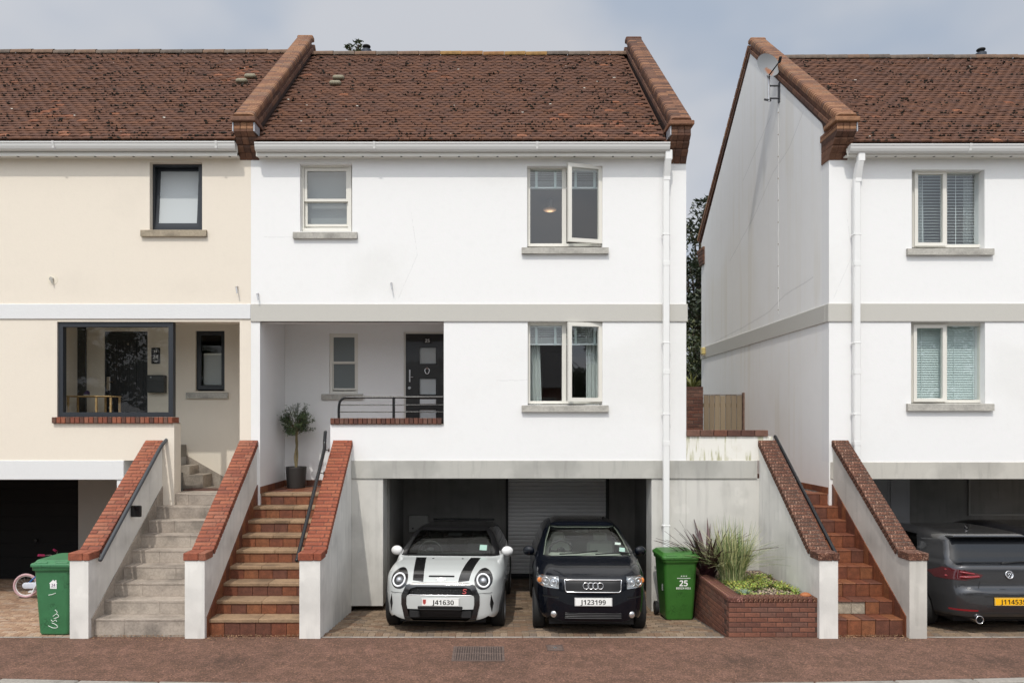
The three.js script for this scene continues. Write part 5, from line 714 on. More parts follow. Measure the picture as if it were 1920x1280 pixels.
// trees beyond the passage and behind the ridge
function tree(name, label, pos, trunkH, crown, n, cols, leafS, seed, group) {
  seedState = seed; const t = thing(name, label, 'tree', pos, 0, group), br = [tube([[0, -0.5, 0], [0.06, trunkH * 0.5, 0.03], [0, trunkH, 0]], 0.13, 12, 8)], lv = [], lf = flat([[[-0.35, 0, 0], [0, 0.08, -1], [0.35, 0, 0], [0, 0.1, 0.6]]]);
  for (let c = 0; c < crown.n; c++) { const a = rr(0, 6.283), u = rr(-1, 1), R = Math.cbrt(rnd()), k = V3(Math.cos(a) * Math.sqrt(1 - u * u) * crown.rx * R, crown.y + u * crown.ry * R, Math.sin(a) * Math.sqrt(1 - u * u) * crown.rx * R), cr = rr(0.6, 1.2) * crown.cr; br.push(tube([[0, Math.min(trunkH * 0.9, k.y - 0.3), 0], [k.x * 0.5, k.y - 0.2, k.z * 0.5], k.toArray()], 0.035, 6, 5));
    for (let q = 0; q < n; q++) { const b = rr(0, 6.283), w = rr(-1, 1), r = cr * (0.35 + 0.65 * Math.sqrt(rnd())), v = rr(0.6, 1.3), col = pick(cols); lv.push(vcol(xf(lf, k.x + Math.cos(b) * Math.sqrt(1 - w * w) * r, k.y + w * r * 0.8, k.z + Math.sin(b) * Math.sqrt(1 - w * w) * r, rr(-0.9, 0.9), rr(0, 6.28), rr(-0.7, 0.7), leafS * rr(0.7, 1.3)), col[0] * v, col[1] * v, col[2] * v)); } }
  mesh('trunk', merge(br), grained([0.10, 0.075, 0.05], 0.95), t); tag(mesh('crown', merge(lv), leafM(0.75, 0.25), t), null, null, null, 'stuff'); }
tree('evergreen_tree', 'tall dark evergreen tree seen in the gap between the white houses', [8.2, 0, -17], 6.5, { n: 46, y: 7.4, rx: 2.3, ry: 4.2, cr: 0.75 }, 170, [[0.035, 0.052, 0.022], [0.028, 0.042, 0.02], [0.05, 0.06, 0.025]], 0.15, 71);
tree('broadleaf_tree', 'dark green bushy tree low in the gap behind the timber gate', [6.6, 0, -11.5], 2.6, { n: 30, y: 4.6, rx: 1.2, ry: 2.4, cr: 0.5 }, 170, [[0.05, 0.07, 0.025], [0.04, 0.06, 0.02], [0.09, 0.10, 0.03]], 0.10, 72);
tree('slender_tree', 'leafy tree top peeping over the ridge of the middle house', [wx(668, -10), 0, -10], 13.2, { n: 16, y: 13.35, rx: 0.42, ry: 0.85, cr: 0.2 }, 34, [[0.09, 0.11, 0.05], [0.06, 0.08, 0.035]], 0.09, 73);
{ const p = thing('palm_plant', 'spiky yellow green palm behind the gate in the gap', 'plant', [wx(1299, -8.6), 0, -8.6]); mesh('stem', tube([[0, 0, 0], [0.03, 2.0, 0], [0, 3.75, 0]], 0.09, 10, 8), grained([0.13, 0.09, 0.06], 0.95), p); const l = []; seedState = 74; for (let k = 0; k < 60; k++) { const v = rr(0.6, 1.3); l.push(vcol(blade([0, 3.75, 0], randDir(rr(0.2, 1.2)), rr(0.4, 0.7), 0.05, rr(0.3, 1.0), 5), 0.20 * v, 0.20 * v, 0.05 * v)); } tag(mesh('fronds', merge(l), leafM(0.6, 0.2), p), null, null, null, 'stuff'); }

// the other side of the street, behind the viewpoint: what the panes and paintwork mirror
{ const h = thing('brick_house', 'red brick house with grey pitched roof across the street, mirrored in the windows', 'house', [4, -0.115, 34]), bm = grained([0.26, 0.11, 0.075]); mesh('wall', box(-6, 6, 0, 5.2, 0, 8), bm, h); const rf = mesh('roof', extX([[-0.4, 5.1], [4, 8.2], [8.4, 5.1]], -6.3, 6.3), grained([0.10, 0.095, 0.10]), h); mesh('chimney', box(3, 3.8, 7, 9.2, 3.6, 4.4), bm, rf);
  for (const [x, y] of [[-4, 0.9], [3.2, 0.9], [-4, 3.2], [-0.6, 3.2], [3.2, 3.2]]) { const w = mesh('window', ring(x - 0.7, x + 0.7, y, y + 1.3, 0.07, -0.04, 0.02), M.upvc, h); mesh('pane', plateGeo(x - 0.66, x + 0.66, y + 0.05, y + 1.25, -0.01), std([0.03, 0.03, 0.035], 0.1), w); } mesh('door', cb(-0.9, 0.1, 0, 2.1, -0.04, 0.02, 0.01), std([0.05, 0.09, 0.07], 0.4), h); }
[[-16, 31, 4.0], [-9, 36, 4.6], [-4, 30, 3.2], [13, 31, 3.6], [19, 36, 4.4], [-24, 35, 4.8], [27, 34, 4.6]].forEach(([x, z, s], i) => tree('street_tree', ['leafy tree far left across the street', 'broad tree left of the brick house across the street', 'small tree beside the brick house across the street', 'tree right of the brick house across the street', 'tall tree further right across the street', 'leftmost broad tree across the street', 'rightmost broad tree across the street'][i], [x, -0.2, z], s * 1.0, { n: 34, y: s * 1.35, rx: s * 0.75, ry: s * 0.85, cr: s * 0.24 }, 190, [[0.05, 0.075, 0.025], [0.04, 0.06, 0.02], [0.075, 0.095, 0.03]], 0.30, 300 + i, 'trees across the street'));
tag(mesh('hedge', (() => { seedState = 401; const l = []; for (let k = 0; k < 5200; k++) { const v = rr(0.6, 1.3); l.push(vcol(xf(flat([[[-0.4, 0, 0], [0, 0.1, -1], [0.4, 0, 0], [0, 0.1, 0.7]]]), rr(-32, 32), rr(-0.1, 1.9), rr(26, 27.2), rr(-1, 1), rr(0, 6.28), rr(-1, 1), rr(0.16, 0.3)), 0.05 * v, 0.07 * v, 0.022 * v)); } return merge(l); })(), leafM(0.8, 0.2)), 'long clipped hedge along the far side of the street', 'hedge', null, 'stuff');
// ---------------------------------------------------------------- cars: one smooth shell per car, cut into panels, lamps and glass along real outlines
function smax(a, b, k) { const h = Math.max(k - Math.abs(a - b), 0) / k; return Math.max(a, b) + h * h * k * 0.25; }
const mono = (pts) => (v) => { if (v <= pts[0][0]) return pts[0][1]; for (let i = 1; i < pts.length; i++) if (v <= pts[i][0]) { const t = (v - pts[i - 1][0]) / (pts[i][0] - pts[i - 1][0]); return lerp(pts[i - 1][1], pts[i][1], t * t * (3 - 2 * t) * 0.5 + t * 0.5); } return pts[pts.length - 1][1]; };
function carShell(cfg) {
  const curve = new THREE.CatmullRomCurve3(cfg.profile.map(([z, y]) => V3(z, y, 0)), true, 'centripetal'), P = curve.getPoints(cfg.profile.length * 5).map((v) => [v.x, v.y]);
  const sdP = (z, y) => { let d = 1e9, s = 1; for (let i = 0, j = P.length - 1; i < P.length; j = i++) { const ex = P[j][0] - P[i][0], ey = P[j][1] - P[i][1], wx_ = z - P[i][0], wy_ = y - P[i][1], t = Math.max(0, Math.min(1, (wx_ * ex + wy_ * ey) / (ex * ex + ey * ey + 1e-12))), bx = wx_ - ex * t, by = wy_ - ey * t; d = Math.min(d, bx * bx + by * by); const c1 = y >= P[i][1], c2 = y < P[j][1], c3 = ex * wy_ > ey * wx_; if ((c1 && c2 && c3) || (!c1 && !c2 && !c3)) s = -s; } return s * Math.sqrt(d); };
  const sec = mono(cfg.section), h = cfg.L / 2, n = cfg.plan;
  const f = (x, y, z) => { const t = Math.min(0.99999, Math.abs(z) / (h + 0.02)), pl = Math.pow(1 - Math.pow(t, n), 1 / n), w = sec(y) * lerp(1, pl, cfg.planAmt ?? 1) ; let d = smax(sdP(z, y), (Math.abs(x) - w) * 0.9, cfg.k); if (cfg.extra) d = cfg.extra(x, y, z, d); return d; };
  const lo = [-cfg.W - 0.08, 0.1, -h - 0.1], hi = [cfg.W + 0.08, cfg.H + 0.1, h + 0.1], ilo = [-cfg.W * 0.5, 0.42, -h * 0.86], ihi = [cfg.W * 0.5, 0.55, h * 0.86];
  const hit = (i, o) => { const at = (t) => f(lerp(i[0], o[0], t), lerp(i[1], o[1], t), lerp(i[2], o[2], t)); let a = 0, b = 1; for (let k = 0; k < 24; k++) { const m = (a + b) / 2; if (at(m) < 0) a = m; else b = m; } return [lerp(i[0], o[0], a), lerp(i[1], o[1], a), lerp(i[2], o[2], a)]; };
  const normal = (p) => { const e = 0.006, g = V3(f(p[0] + e, p[1], p[2]) - f(p[0] - e, p[1], p[2]), f(p[0], p[1] + e, p[2]) - f(p[0], p[1] - e, p[2]), f(p[0], p[1], p[2] + e) - f(p[0], p[1], p[2] - e)).normalize(); return g.toArray(); };
  const tris = [], NX = 44, NY = 34, NZ = 96;
  const face = (nu, nv, at, flip) => { const g = []; for (let j = 0; j <= nv; j++) for (let i = 0; i <= nu; i++) { const u = at(i / nu, j / nv), p = hit(u.map((q, k) => lerp(ilo[k], ihi[k], q)), u.map((q, k) => lerp(lo[k], hi[k], q))); g.push({ p, n: normal(p) }); }
    for (let j = 0; j < nv; j++) for (let i = 0; i < nu; i++) { const a = g[j * (nu + 1) + i], b = g[j * (nu + 1) + i + 1], c = g[(j + 1) * (nu + 1) + i + 1], d = g[(j + 1) * (nu + 1) + i]; if (flip) tris.push([a, c, b], [a, d, c]); else tris.push([a, b, c], [a, c, d]); } };
  face(NX, NY, (u, v) => [u, v, 1], false); face(NX, NY, (u, v) => [u, v, 0], true); face(NX, NZ, (u, v) => [u, 1, v], true); face(NZ, NY, (u, v) => [1, v, u], true); face(NZ, NY, (u, v) => [0, v, u], false);
  const solve = (dir) => (x, y) => { let a = 0, b = h + 0.1; for (let k = 0; k < 26; k++) { const m = (a + b) / 2; if (f(x, y, dir * m) < 0) a = m; else b = m; } return dir * a; };
  const topY = (x, z) => { let a = 0.45, b = cfg.H + 0.1; for (let k = 0; k < 26; k++) { const m = (a + b) / 2; if (f(x, m, z) < 0) a = m; else b = m; } return a; };
  const sideX = (y, z) => { let a = 0, b = cfg.W + 0.1; for (let k = 0; k < 26; k++) { const m = (a + b) / 2; if (f(m, y, z) < 0) a = m; else b = m; } return a; };
  return { tris, f, front: solve(1), back: solve(-1), topY, sideX, normal };
}
const UV_ = { xy: [0, 1], zy: [2, 1], xz: [0, 2] };
function cutTris(list, poly, proj, keep) {                       // split by a convex outline; returns [inside, outside]
  const [U, W] = UV_[proj]; let area = 0; for (let i = 0; i < poly.length; i++) { const a = poly[i], b = poly[(i + 1) % poly.length]; area += a[0] * b[1] - b[0] * a[1]; } const pg = area < 0 ? [...poly].reverse() : poly;
  const bb = [Math.min(...pg.map((p) => p[0])), Math.max(...pg.map((p) => p[0])), Math.min(...pg.map((p) => p[1])), Math.max(...pg.map((p) => p[1]))], ins = [], out = [];
  const mix = (a, b, t) => { const n = [0, 1, 2].map((k) => lerp(a.n[k], b.n[k], t)), l = Math.hypot(...n); return { p: [0, 1, 2].map((k) => lerp(a.p[k], b.p[k], t)), n: n.map((q) => q / l) }; };
  const fan = (q, to) => { for (let i = 1; i + 1 < q.length; i++) to.push([q[0], q[i], q[i + 1]]); };
  for (const t of list) {
    const us = t.map((v) => v.p[U]), vs = t.map((v) => v.p[W]);
    if (Math.max(...us) <= bb[0] || Math.min(...us) >= bb[1] || Math.max(...vs) <= bb[2] || Math.min(...vs) >= bb[3] || !keep(t[0].p, t[0].n)) { out.push(t); continue; }
    let q = t;
    for (let i = 0; i < pg.length && q.length; i++) {
      const a = pg[i], b = pg[(i + 1) % pg.length], side = (v) => (b[0] - a[0]) * (v.p[W] - a[1]) - (b[1] - a[1]) * (v.p[U] - a[0]), I = [], O = [];
      for (let k = 0; k < q.length; k++) { const A = q[k], B = q[(k + 1) % q.length], sa = side(A), sb = side(B); if (sa >= 0) I.push(A); if (sa <= 0) O.push(A); if ((sa > 1e-12 && sb < -1e-12) || (sa < -1e-12 && sb > 1e-12)) { const m = mix(A, B, sa / (sa - sb)); I.push(m); O.push(m); } }
      if (O.length > 2 && O.some((v) => side(v) < -1e-12)) fan(O, out); q = I.length > 2 && I.some((v) => side(v) > 1e-12) ? I : [];
    }
    if (q.length > 2) fan(q, ins);
  }
  return [ins, out];
}
function triGeo(list, off = 0, skirt = 0) {
  const pos = [], nor = [], push = (v, o) => { pos.push(...v.p.map((q, k) => q + v.n[k] * o)); nor.push(...v.n); };
  for (const t of list) for (const v of t) push(v, off);
  if (skirt) { const key = (v) => v.p.map((q) => Math.round(q * 20000)).join(), edges = new Map(); for (const t of list) for (let i = 0; i < 3; i++) { const a = t[i], b = t[(i + 1) % 3], r = key(b) + '|' + key(a); if (edges.has(r)) edges.delete(r); else edges.set(key(a) + '|' + key(b), [a, b]); }
    for (const [a, b] of edges.values()) { const q = [[a, off], [b, off], [b, off + skirt], [a, off], [b, off + skirt], [a, off + skirt]], e = V3(...b.p).sub(V3(...a.p)), m = e.cross(V3(...a.n)).normalize(); for (const [v, o] of q) { pos.push(...v.p.map((z, k) => z + v.n[k] * o)); nor.push(m.x, m.y, m.z); } } }
  const g = new THREE.BufferGeometry(); g.setAttribute('position', new THREE.Float32BufferAttribute(pos, 3)); g.setAttribute('normal', new THREE.Float32BufferAttribute(nor, 3)); return uvm(g);
}
const ell = (cx, cy, rx, ry, n = 28, rot = 0) => Array.from({ length: n }, (_, i) => { const a = i / n * 6.2832, x = rx * Math.cos(a), y = ry * Math.sin(a); return [cx + x * Math.cos(rot) - y * Math.sin(rot), cy + x * Math.sin(rot) + y * Math.cos(rot)]; });
const rrect = (x0, x1, y0, y1, r, n = 4) => { const o = []; for (let q = 0; q < 4; q++) for (let i = 0; i <= n; i++) { const a = q * Math.PI / 2 + i / n * Math.PI / 2; o.push([(q === 0 || q === 3 ? x1 - r : x0 + r) + r * Math.cos(a), (q < 2 ? y1 - r : y0 + r) + r * Math.sin(a)]); } return o; };
const mirrorP = (p) => p.map(([x, y]) => [-x, y]).reverse();
const tyreG = (r, w) => new THREE.LatheGeometry([[r * 0.66, -w / 2], [r * 0.9, -w / 2], [r * 0.975, -w * 0.42], [r, -w * 0.3], [r, w * 0.3], [r * 0.975, w * 0.42], [r * 0.9, w / 2], [r * 0.66, w / 2]].map(([x, y]) => new THREE.Vector2(x, y)), 40);
const carM = { glass: phys([0.78, 0.84, 0.80], { transmission: 1, thickness: 0, roughness: 0, ior: 1.52 }), tint: phys([0.10, 0.115, 0.12], { transmission: 1, thickness: 0, roughness: 0, ior: 1.52 }), trim: std([0.008, 0.008, 0.0085], 0.7), gloss: phys([0.010, 0.010, 0.011], { roughness: 0.2, clearcoat: 1, clearcoatRoughness: 0.05 }), interior: std([0.20, 0.195, 0.175], 0.9), dark: std([0.022, 0.022, 0.023], 0.8), lens: phys([0.9, 0.92, 0.93], { transmission: 1, thickness: 0, roughness: 0.02 }), reflector: std([0.72, 0.72, 0.72], 0.22, { metalness: 0.9 }), red: phys([0.22, 0.008, 0.014], { roughness: 0.12, clearcoat: 1 }), redDark: phys([0.07, 0.006, 0.009], { roughness: 0.12, clearcoat: 1 }), amber: std([0.7, 0.22, 0.05], 0.3), alloy: std([0.30, 0.30, 0.31], 0.35, { metalness: 0.8 }), drl: std([0.86, 0.88, 0.9], 0.25) };
function plateTex(text, bg, crest) { return textTex(512, 112, (k, w, h) => { k.fillStyle = bg; k.fillRect(0, 0, w, h); k.fillStyle = '#141414'; k.font = 'bold 96px sans-serif'; k.textAlign = 'center'; k.textBaseline = 'middle'; k.fillText(text, crest ? w * 0.58 : w / 2, h / 2 + 5, crest ? 310 : 350); if (crest) { k.fillStyle = '#e8e0dc'; k.fillRect(4, 4, 66, 104); k.fillStyle = '#a8403c'; k.beginPath(); k.moveTo(16, 18); k.lineTo(58, 18); k.lineTo(58, 60); k.quadraticCurveTo(56, 84, 37, 92); k.quadraticCurveTo(18, 84, 16, 60); k.closePath(); k.fill(); } k.strokeStyle = '#8a8a88'; k.lineWidth = 4; k.strokeRect(2, 2, w - 4, h - 4); }); }
function plate(car, x, y, z, text, bg, crest, rx = 0, ry = 0) { const p = mesh('number_plate', cbox(0.52, 0.111, 0.008, 0.003), std(bg === '#f0b40c' ? [0.72, 0.42, 0.02] : [0.78, 0.78, 0.78], 0.4), car); p.position.set(x, y, z); p.rotation.set(rx, ry, 0); const m = mesh('lettering', new THREE.PlaneGeometry(0.51, 0.102), std([1, 1, 1], 0.4, { map: plateTex(text, bg, crest) }), p); m.position.z = 0.0048; }
function wheels(car, pts, r, w, spokes, rimM) {
  for (const [x, z] of pts) { const s = Math.sign(x), t = mesh('wheel', xf(tyreG(r, w), x, r, z, 0, 0, Math.PI / 2), M.rubber, car), ro = x + s * (w / 2 - 0.03);
    const rim = [xf(new THREE.CylinderGeometry(r * 0.67, r * 0.67, 0.05, 32, 1, true), ro, r, z, 0, 0, Math.PI / 2), xf(new THREE.TorusGeometry(r * 0.655, 0.012, 8, 36), ro + s * 0.02, r, z, 0, Math.PI / 2, 0), xf(new THREE.CylinderGeometry(0.055, 0.06, 0.05, 20), ro, r, z, 0, 0, Math.PI / 2)];
    for (let k = 0; k < spokes; k++) { const a = k / spokes * 6.2832; rim.push(xf(cbox(0.03, r * 0.6, 0.055, 0.008), ro, r + Math.cos(a) * r * 0.34, z + Math.sin(a) * r * 0.34, a, 0, 0)); }
    mesh('rim', merge(rim), rimM, t); mesh('brake_disc', xf(new THREE.CylinderGeometry(r * 0.62, r * 0.62, 0.02, 28), ro - s * 0.05, r, z, 0, 0, Math.PI / 2), carM.dark, t); }
}
function mirrors(car, x, y, z, capM) { for (const s of [-1, 1]) { const m = mesh('door_mirror', [xf(new THREE.SphereGeometry(0.092, 20, 14), s * x, y, z, 0, s * 0.2, 0, [1.0, 0.8, 0.62])], capM, car); mesh('mirror_arm', bar([s * (x - 0.13), y - 0.06, z - 0.02], [s * (x - 0.04), y - 0.045, z], 0.022), carM.trim, m); mesh('mirror_glass', xf(new THREE.CircleGeometry(0.074, 24), s * x, y, z - 0.052, 0, Math.PI + s * 0.2, 0, [1, 0.78, 1]), M.chrome, m); } }
function seat(car, x, z, mat) { const s = mesh('seat', [xf(cbox(0.46, 0.14, 0.5, 0.04), x, 0.50, z + 0.12, -0.08), xf(cbox(0.46, 0.56, 0.14, 0.05), x, 0.80, z - 0.2, -0.22), xf(cbox(0.24, 0.17, 0.1, 0.04), x, 1.13, z - 0.30, -0.15)], mat, car); return s; }
function cabin(car, S, dashZ, seatZ, wheelX, y0, mat, dashMat = carM.dark) {
  mesh('cabin_floor', box(-0.62, 0.62, 0.2, 0.3, -1.4, 1.45), carM.dark, car); mesh('dashboard', xf(cbox(1.26, 0.30, 0.5, 0.09), 0, y0 - 0.17, dashZ), dashMat, car);
  seat(car, -0.36, seatZ, mat); seat(car, 0.36, seatZ, mat); mesh('rear_bench', [xf(cbox(1.2, 0.5, 0.15, 0.05), 0, 0.78, seatZ - 1.0, -0.25), xf(cbox(1.2, 0.14, 0.45, 0.04), 0, 0.5, seatZ - 0.75)], mat, car);
  const sw = mesh('steering_wheel', [xf(new THREE.TorusGeometry(0.178, 0.016, 10, 36), 0, 0, 0), xf(new THREE.SphereGeometry(0.07, 14, 10), 0, 0, 0, 0, 0, 0, [1, 1, 0.5]), bar([-0.17, 0, 0], [0.17, 0, 0], 0.014), bar([0, 0, 0], [0, -0.17, 0], 0.014)], mat === carM.interior ? std([0.12, 0.12, 0.11], 0.7) : carM.dark, car); sw.position.set(wheelX, y0 - 0.02, dashZ - 0.32); sw.rotation.x = -0.38; sw.rotation.order = 'YXZ'; sw.rotation.y = Math.PI;
  mesh('rear_view_mirror', xf(cbox(0.22, 0.06, 0.03, 0.012), 0, S.topY(0, dashZ - 0.55) - 0.12, dashZ - 0.55), carM.dark, car);
}
function wheelArch(t, zs, r, yr) { for (const z of zs) for (const s of [-1, 1]) [, t] = cutTris(t, ell(z, yr, r, r, 36), 'zy', (p) => p[0] * s > 0.45); return t; }
const poly = (...p) => p;
// ---- white hatchback with black bonnet stripes
{
  const car = thing('parked_hatchback', 'white hatchback with black bonnet stripes and black roof parked in the carport', 'car', [-0.575, 0, 0.06], -0.06, 'cars parked at the houses');
  car.position.y = -0.143; car.rotation.x = -0.044;
  const S = carShell({ L: 3.86, W: 0.865, H: 1.415, plan: 5.2, k: 0.16, profile: [[1.80, 0.17], [1.90, 0.26], [1.93, 0.48], [1.92, 0.64], [1.87, 0.745], [1.72, 0.83], [1.45, 0.895], [1.15, 0.935], [0.84, 0.97], [0.55, 1.13], [0.28, 1.275], [0.0, 1.335], [-0.5, 1.345], [-1.1, 1.315], [-1.52, 1.25], [-1.70, 1.02], [-1.85, 0.85], [-1.93, 0.6], [-1.91, 0.32], [-1.8, 0.19], [-1.2, 0.16], [1.3, 0.16]], section: [[0.15, 0.79], [0.3, 0.835], [0.55, 0.863], [0.75, 0.855], [0.93, 0.815], [1.0, 0.775], [1.2, 0.685], [1.42, 0.585]] });
  let t = S.tris; const fr = (p) => p[2] > 0.9, bonnet = (p, n) => p[2] > 0.75 && n[1] > 0.35, paint = phys([0.50, 0.52, 0.51], { roughness: 0.45, clearcoat: 0.9, clearcoatRoughness: 0.04 }), take = (name, pg, proj, keep, mat, off = 0, sk = 0) => { let i; [i, t] = cutTris(t, pg, proj, keep); return i.length ? mesh(name, triGeo(i, off, sk), mat, car) : null; };
  t = wheelArch(t, [1.15, -1.345], 0.345, 0.30);
  const ws = poly([-0.66, 0.985], [0.66, 0.985], [0.60, 1.19], [0.525, 1.288], [-0.525, 1.288], [-0.60, 1.19]); take('windscreen', ws, 'xy', (p, n) => p[2] > 0.1 && n[2] > 0.1, carM.glass);
  for (const s of [-1, 1]) { take('side_window', poly([0.52, 0.96], [0.10, 1.26], [-0.35, 1.285], [-0.42, 0.96]), 'zy', (p) => p[0] * s > 0.4, carM.tint); take('side_window', poly([-0.46, 0.96], [-0.40, 1.285], [-1.2, 1.25], [-1.38, 0.98]), 'zy', (p) => p[0] * s > 0.4, carM.tint); }
  take('rear_window', poly([-0.55, 1.0], [0.55, 1.0], [0.48, 1.20], [-0.48, 1.20]), 'xy', (p, n) => p[2] < -1.3, carM.tint);
  { let roof; [roof, t] = cutTris(t, [[-2, 0.965], [1.5, 0.965], [1.5, 2], [-2, 2]], 'zy', (p) => p[2] < 0.95); mesh('roof', triGeo(roof), carM.gloss, car); }
  // bonnet stripes
  for (const s of [-1, 1]) take('bonnet_stripe', [[s * 0.24, 1.87], [s * 0.39, 1.85], [s * 0.49, 0.93], [s * 0.335, 0.93]], 'xz', (p, n) => n[1] > 0.25 && p[2] > 0.8 && p[1] > 0.66, carM.gloss);
  take('bonnet_scoop', rrect(-0.18, 0.18, 0.80, 0.817, 0.008), 'xy', (p) => p[2] > 1.2, M.black, -0.012, 0.012);
  // lamps: black bezel ring, white light ring, clear lens with projector
  for (const s of [-1, 1]) { const cx = s * 0.585, cy = 0.768, lamp = take('headlight', ell(cx, cy, 0.123, 0.119), 'xy', fr, carM.gloss, 0.004, -0.01); if (!lamp) continue;
    const rn = S.normal([cx, cy, S.front(cx, cy)]), q = new THREE.Quaternion().setFromUnitVectors(V3(0, 0, 1), V3(rn[0] * 0.6, rn[1] * 0.6, rn[2]).normalize()), z = S.front(cx, cy) + 0.012, add = (n, g, m) => { const o = mesh(n, g, m, lamp); o.position.set(cx, cy, z); o.quaternion.copy(q); return o; };
    add('light_ring', xf(new THREE.TorusGeometry(0.084, 0.0115, 10, 44), 0, 0, 0, 0, 0, 0, [1, 1.12, 1]), carM.drl); add('reflector', xf(new THREE.SphereGeometry(0.076, 24, 12, 0, 6.283, 0, 1.2), 0, 0, -0.052, Math.PI / 2, 0, 0, [1, 0.9, 1.1]), std([0.16, 0.165, 0.17], 0.15, { metalness: 0.8 })); add('projector', xf(new THREE.SphereGeometry(0.036, 20, 12), 0, 0.0, 0.008, 0, 0, 0, [1, 1, 0.6]), std([0.55, 0.57, 0.6], 0.08, { metalness: 0.6 })); }
  // black grille surround with grille, bumper bar and lower intake inside
  const hexO = poly([-0.475, 0.705], [-0.38, 0.732], [0.38, 0.732], [0.475, 0.705], [0.535, 0.57], [0.535, 0.45], [0.49, 0.25], [0.43, 0.19], [-0.43, 0.19], [-0.49, 0.25], [-0.535, 0.45], [-0.535, 0.57]), sc = (k, dy) => hexO.map(([x, y]) => [x * k, (y - 0.455) * dy + 0.455]);
  let grille; [grille, t] = cutTris(t, hexO, 'xy', fr); let inner, ringT; [inner, ringT] = cutTris(grille, sc(0.87, 0.82), 'xy', () => true); const gs = mesh('grille_surround', triGeo(ringT, 0.014, -0.03), carM.gloss, car);
  let up, rest, barT, low; [up, rest] = cutTris(inner, [[-1, 0.575], [1, 0.575], [1, 1], [-1, 1]], 'xy', () => true); [barT, low] = cutTris(rest, [[-1, 0.39], [1, 0.39], [1, 0.575], [-1, 0.575]], 'xy', () => true);
  mesh('upper_grille', triGeo(up, -0.03), M.black, gs); mesh('bumper_bar', triGeo(barT, 0.006, -0.04), paint, gs); mesh('lower_grille', triGeo(low, -0.05), M.black, gs);
  for (let y = 0.597; y < 0.68; y += 0.032) for (let k = -9; k <= 9; k++) { const x = k * 0.046 + (Math.round(y / 0.032) % 2) * 0.023; if (Math.abs(x) < 0.43 - Math.max(0, y - 0.65)) mesh('grille_cell', xf(new THREE.TorusGeometry(0.021, 0.0045, 4, 6), x, y, S.front(x, y) - 0.02, 0, 0, 0, [1.1, 0.75, 1]), carM.gloss, gs); }
  mesh('chrome_bar', tube([-0.43, -0.2, 0, 0.2, 0.43].map((x) => [x, 0.579, S.front(x, 0.579) + 0.008]), 0.006, 30, 6), M.chrome, gs); mesh('chrome_bar', tube([-0.41, -0.2, 0, 0.2, 0.41].map((x) => [x, 0.228, S.front(x, 0.228) + 0.01]), 0.006, 30, 6), M.chrome, gs);
  mesh('under_plate_intake', xf(cbox(0.62, 0.042, 0.03, 0.01), 0, 0.412, S.front(0, 0.412) - 0.0), M.black, gs); mesh('intake_blade', xf(cbox(0.60, 0.012, 0.03, 0.004), 0, 0.387, S.front(0, 0.387) + 0.012), carM.trim, gs);
  for (const s of [-1, 1]) { mesh('intake_duct', xf(cbox(0.16, 0.12, 0.05, 0.02), s * 0.36, 0.315, S.front(0.36, 0.315) - 0.03), carM.trim, gs); take('air_curtain', [[s * 0.69, 0.58], [s * 0.725, 0.45], [s * 0.70, 0.32], [s * 0.675, 0.44]], 'xy', fr, M.black, -0.015, 0.015); }
  mesh('badge_letter', xf(tube([[0.03, 0.022, 0], [0.0, 0.03, 0], [-0.02, 0.014, 0], [0.02, -0.012, 0], [0, -0.03, 0], [-0.03, -0.022, 0]], 0.006, 24, 6), 0.335, 0.63, S.front(0.335, 0.63) + 0.0), std([0.6, 0.1, 0.1], 0.3), gs);
  { const z = S.front(0, 0.775) + 0.008, b = mesh('bonnet_badge', [xf(new THREE.CylinderGeometry(0.026, 0.026, 0.01, 24), 0, 0.778, z, 1.0), xf(cbox(0.13, 0.014, 0.008, 0.003), 0, 0.784, z - 0.004, -0.55), xf(cbox(0.09, 0.012, 0.008, 0.003), 0, 0.772, z + 0.004, -0.55)], carM.gloss, car); }
  // black sill and lower bumper trim
  { let lip; [lip, t] = cutTris(t, [[-2.2, 0], [2.2, 0], [2.2, 0.225], [-2.2, 0.225]], 'zy', () => true); mesh('lower_trim', triGeo(lip), carM.trim, car); }
  for (const z of [1.15, -1.345]) for (const s of [-1, 1]) { const pts = []; for (let k = 0; k <= 24; k++) { const a = lerp(-0.15, Math.PI + 0.15, k / 24), zz = z + 0.355 * Math.cos(a), yy = 0.30 + 0.355 * Math.sin(a); pts.push([s * (S.sideX(Math.max(yy, 0.2), zz) + 0.002), yy, zz]); } mesh('wheel_arch_trim', tube(pts, 0.024, 40, 6), carM.trim, car); }
  { let door; t = t; const seam = (pts) => mesh('panel_gap', tube(pts, 0.0028, 24, 4), M.black, car); seam([-0.83, -0.7, -0.56, -0.5].map((x) => [x, 0.60, S.front(x, 0.60)])); seam([0.83, 0.7, 0.56, 0.5].map((x) => [x, 0.60, S.front(x, 0.60)])); }
  mesh('body', triGeo(t), paint, car); mesh('lining', triGeo(t.filter((q) => q[0].p[1] > 0.4), -0.03), carM.dark, car); mesh('underbody', box(-0.6, 0.6, 0.15, 0.32, -1.6, 1.62), carM.dark, car);
  plate(car, 0.005, 0.487, S.front(0, 0.487) + 0.016, 'J41630', '#e9e9e6', true);
  wheels(car, [[-0.755, 1.15], [0.755, 1.15], [-0.755, -1.345], [0.755, -1.345]], 0.305, 0.2, 8, carM.alloy); mirrors(car, 0.865, 1.0, 0.50, phys([0.78, 0.78, 0.77], { roughness: 0.3, clearcoat: 1 }));
  cabin(car, S, 0.62, -0.1, -0.36, 0.98, std([0.02, 0.02, 0.02], 0.8)); mesh('rear_spoiler', xf(cbox(1.12, 0.035, 0.26, 0.014), 0, 1.31, -1.5, -0.08), carM.gloss, car);
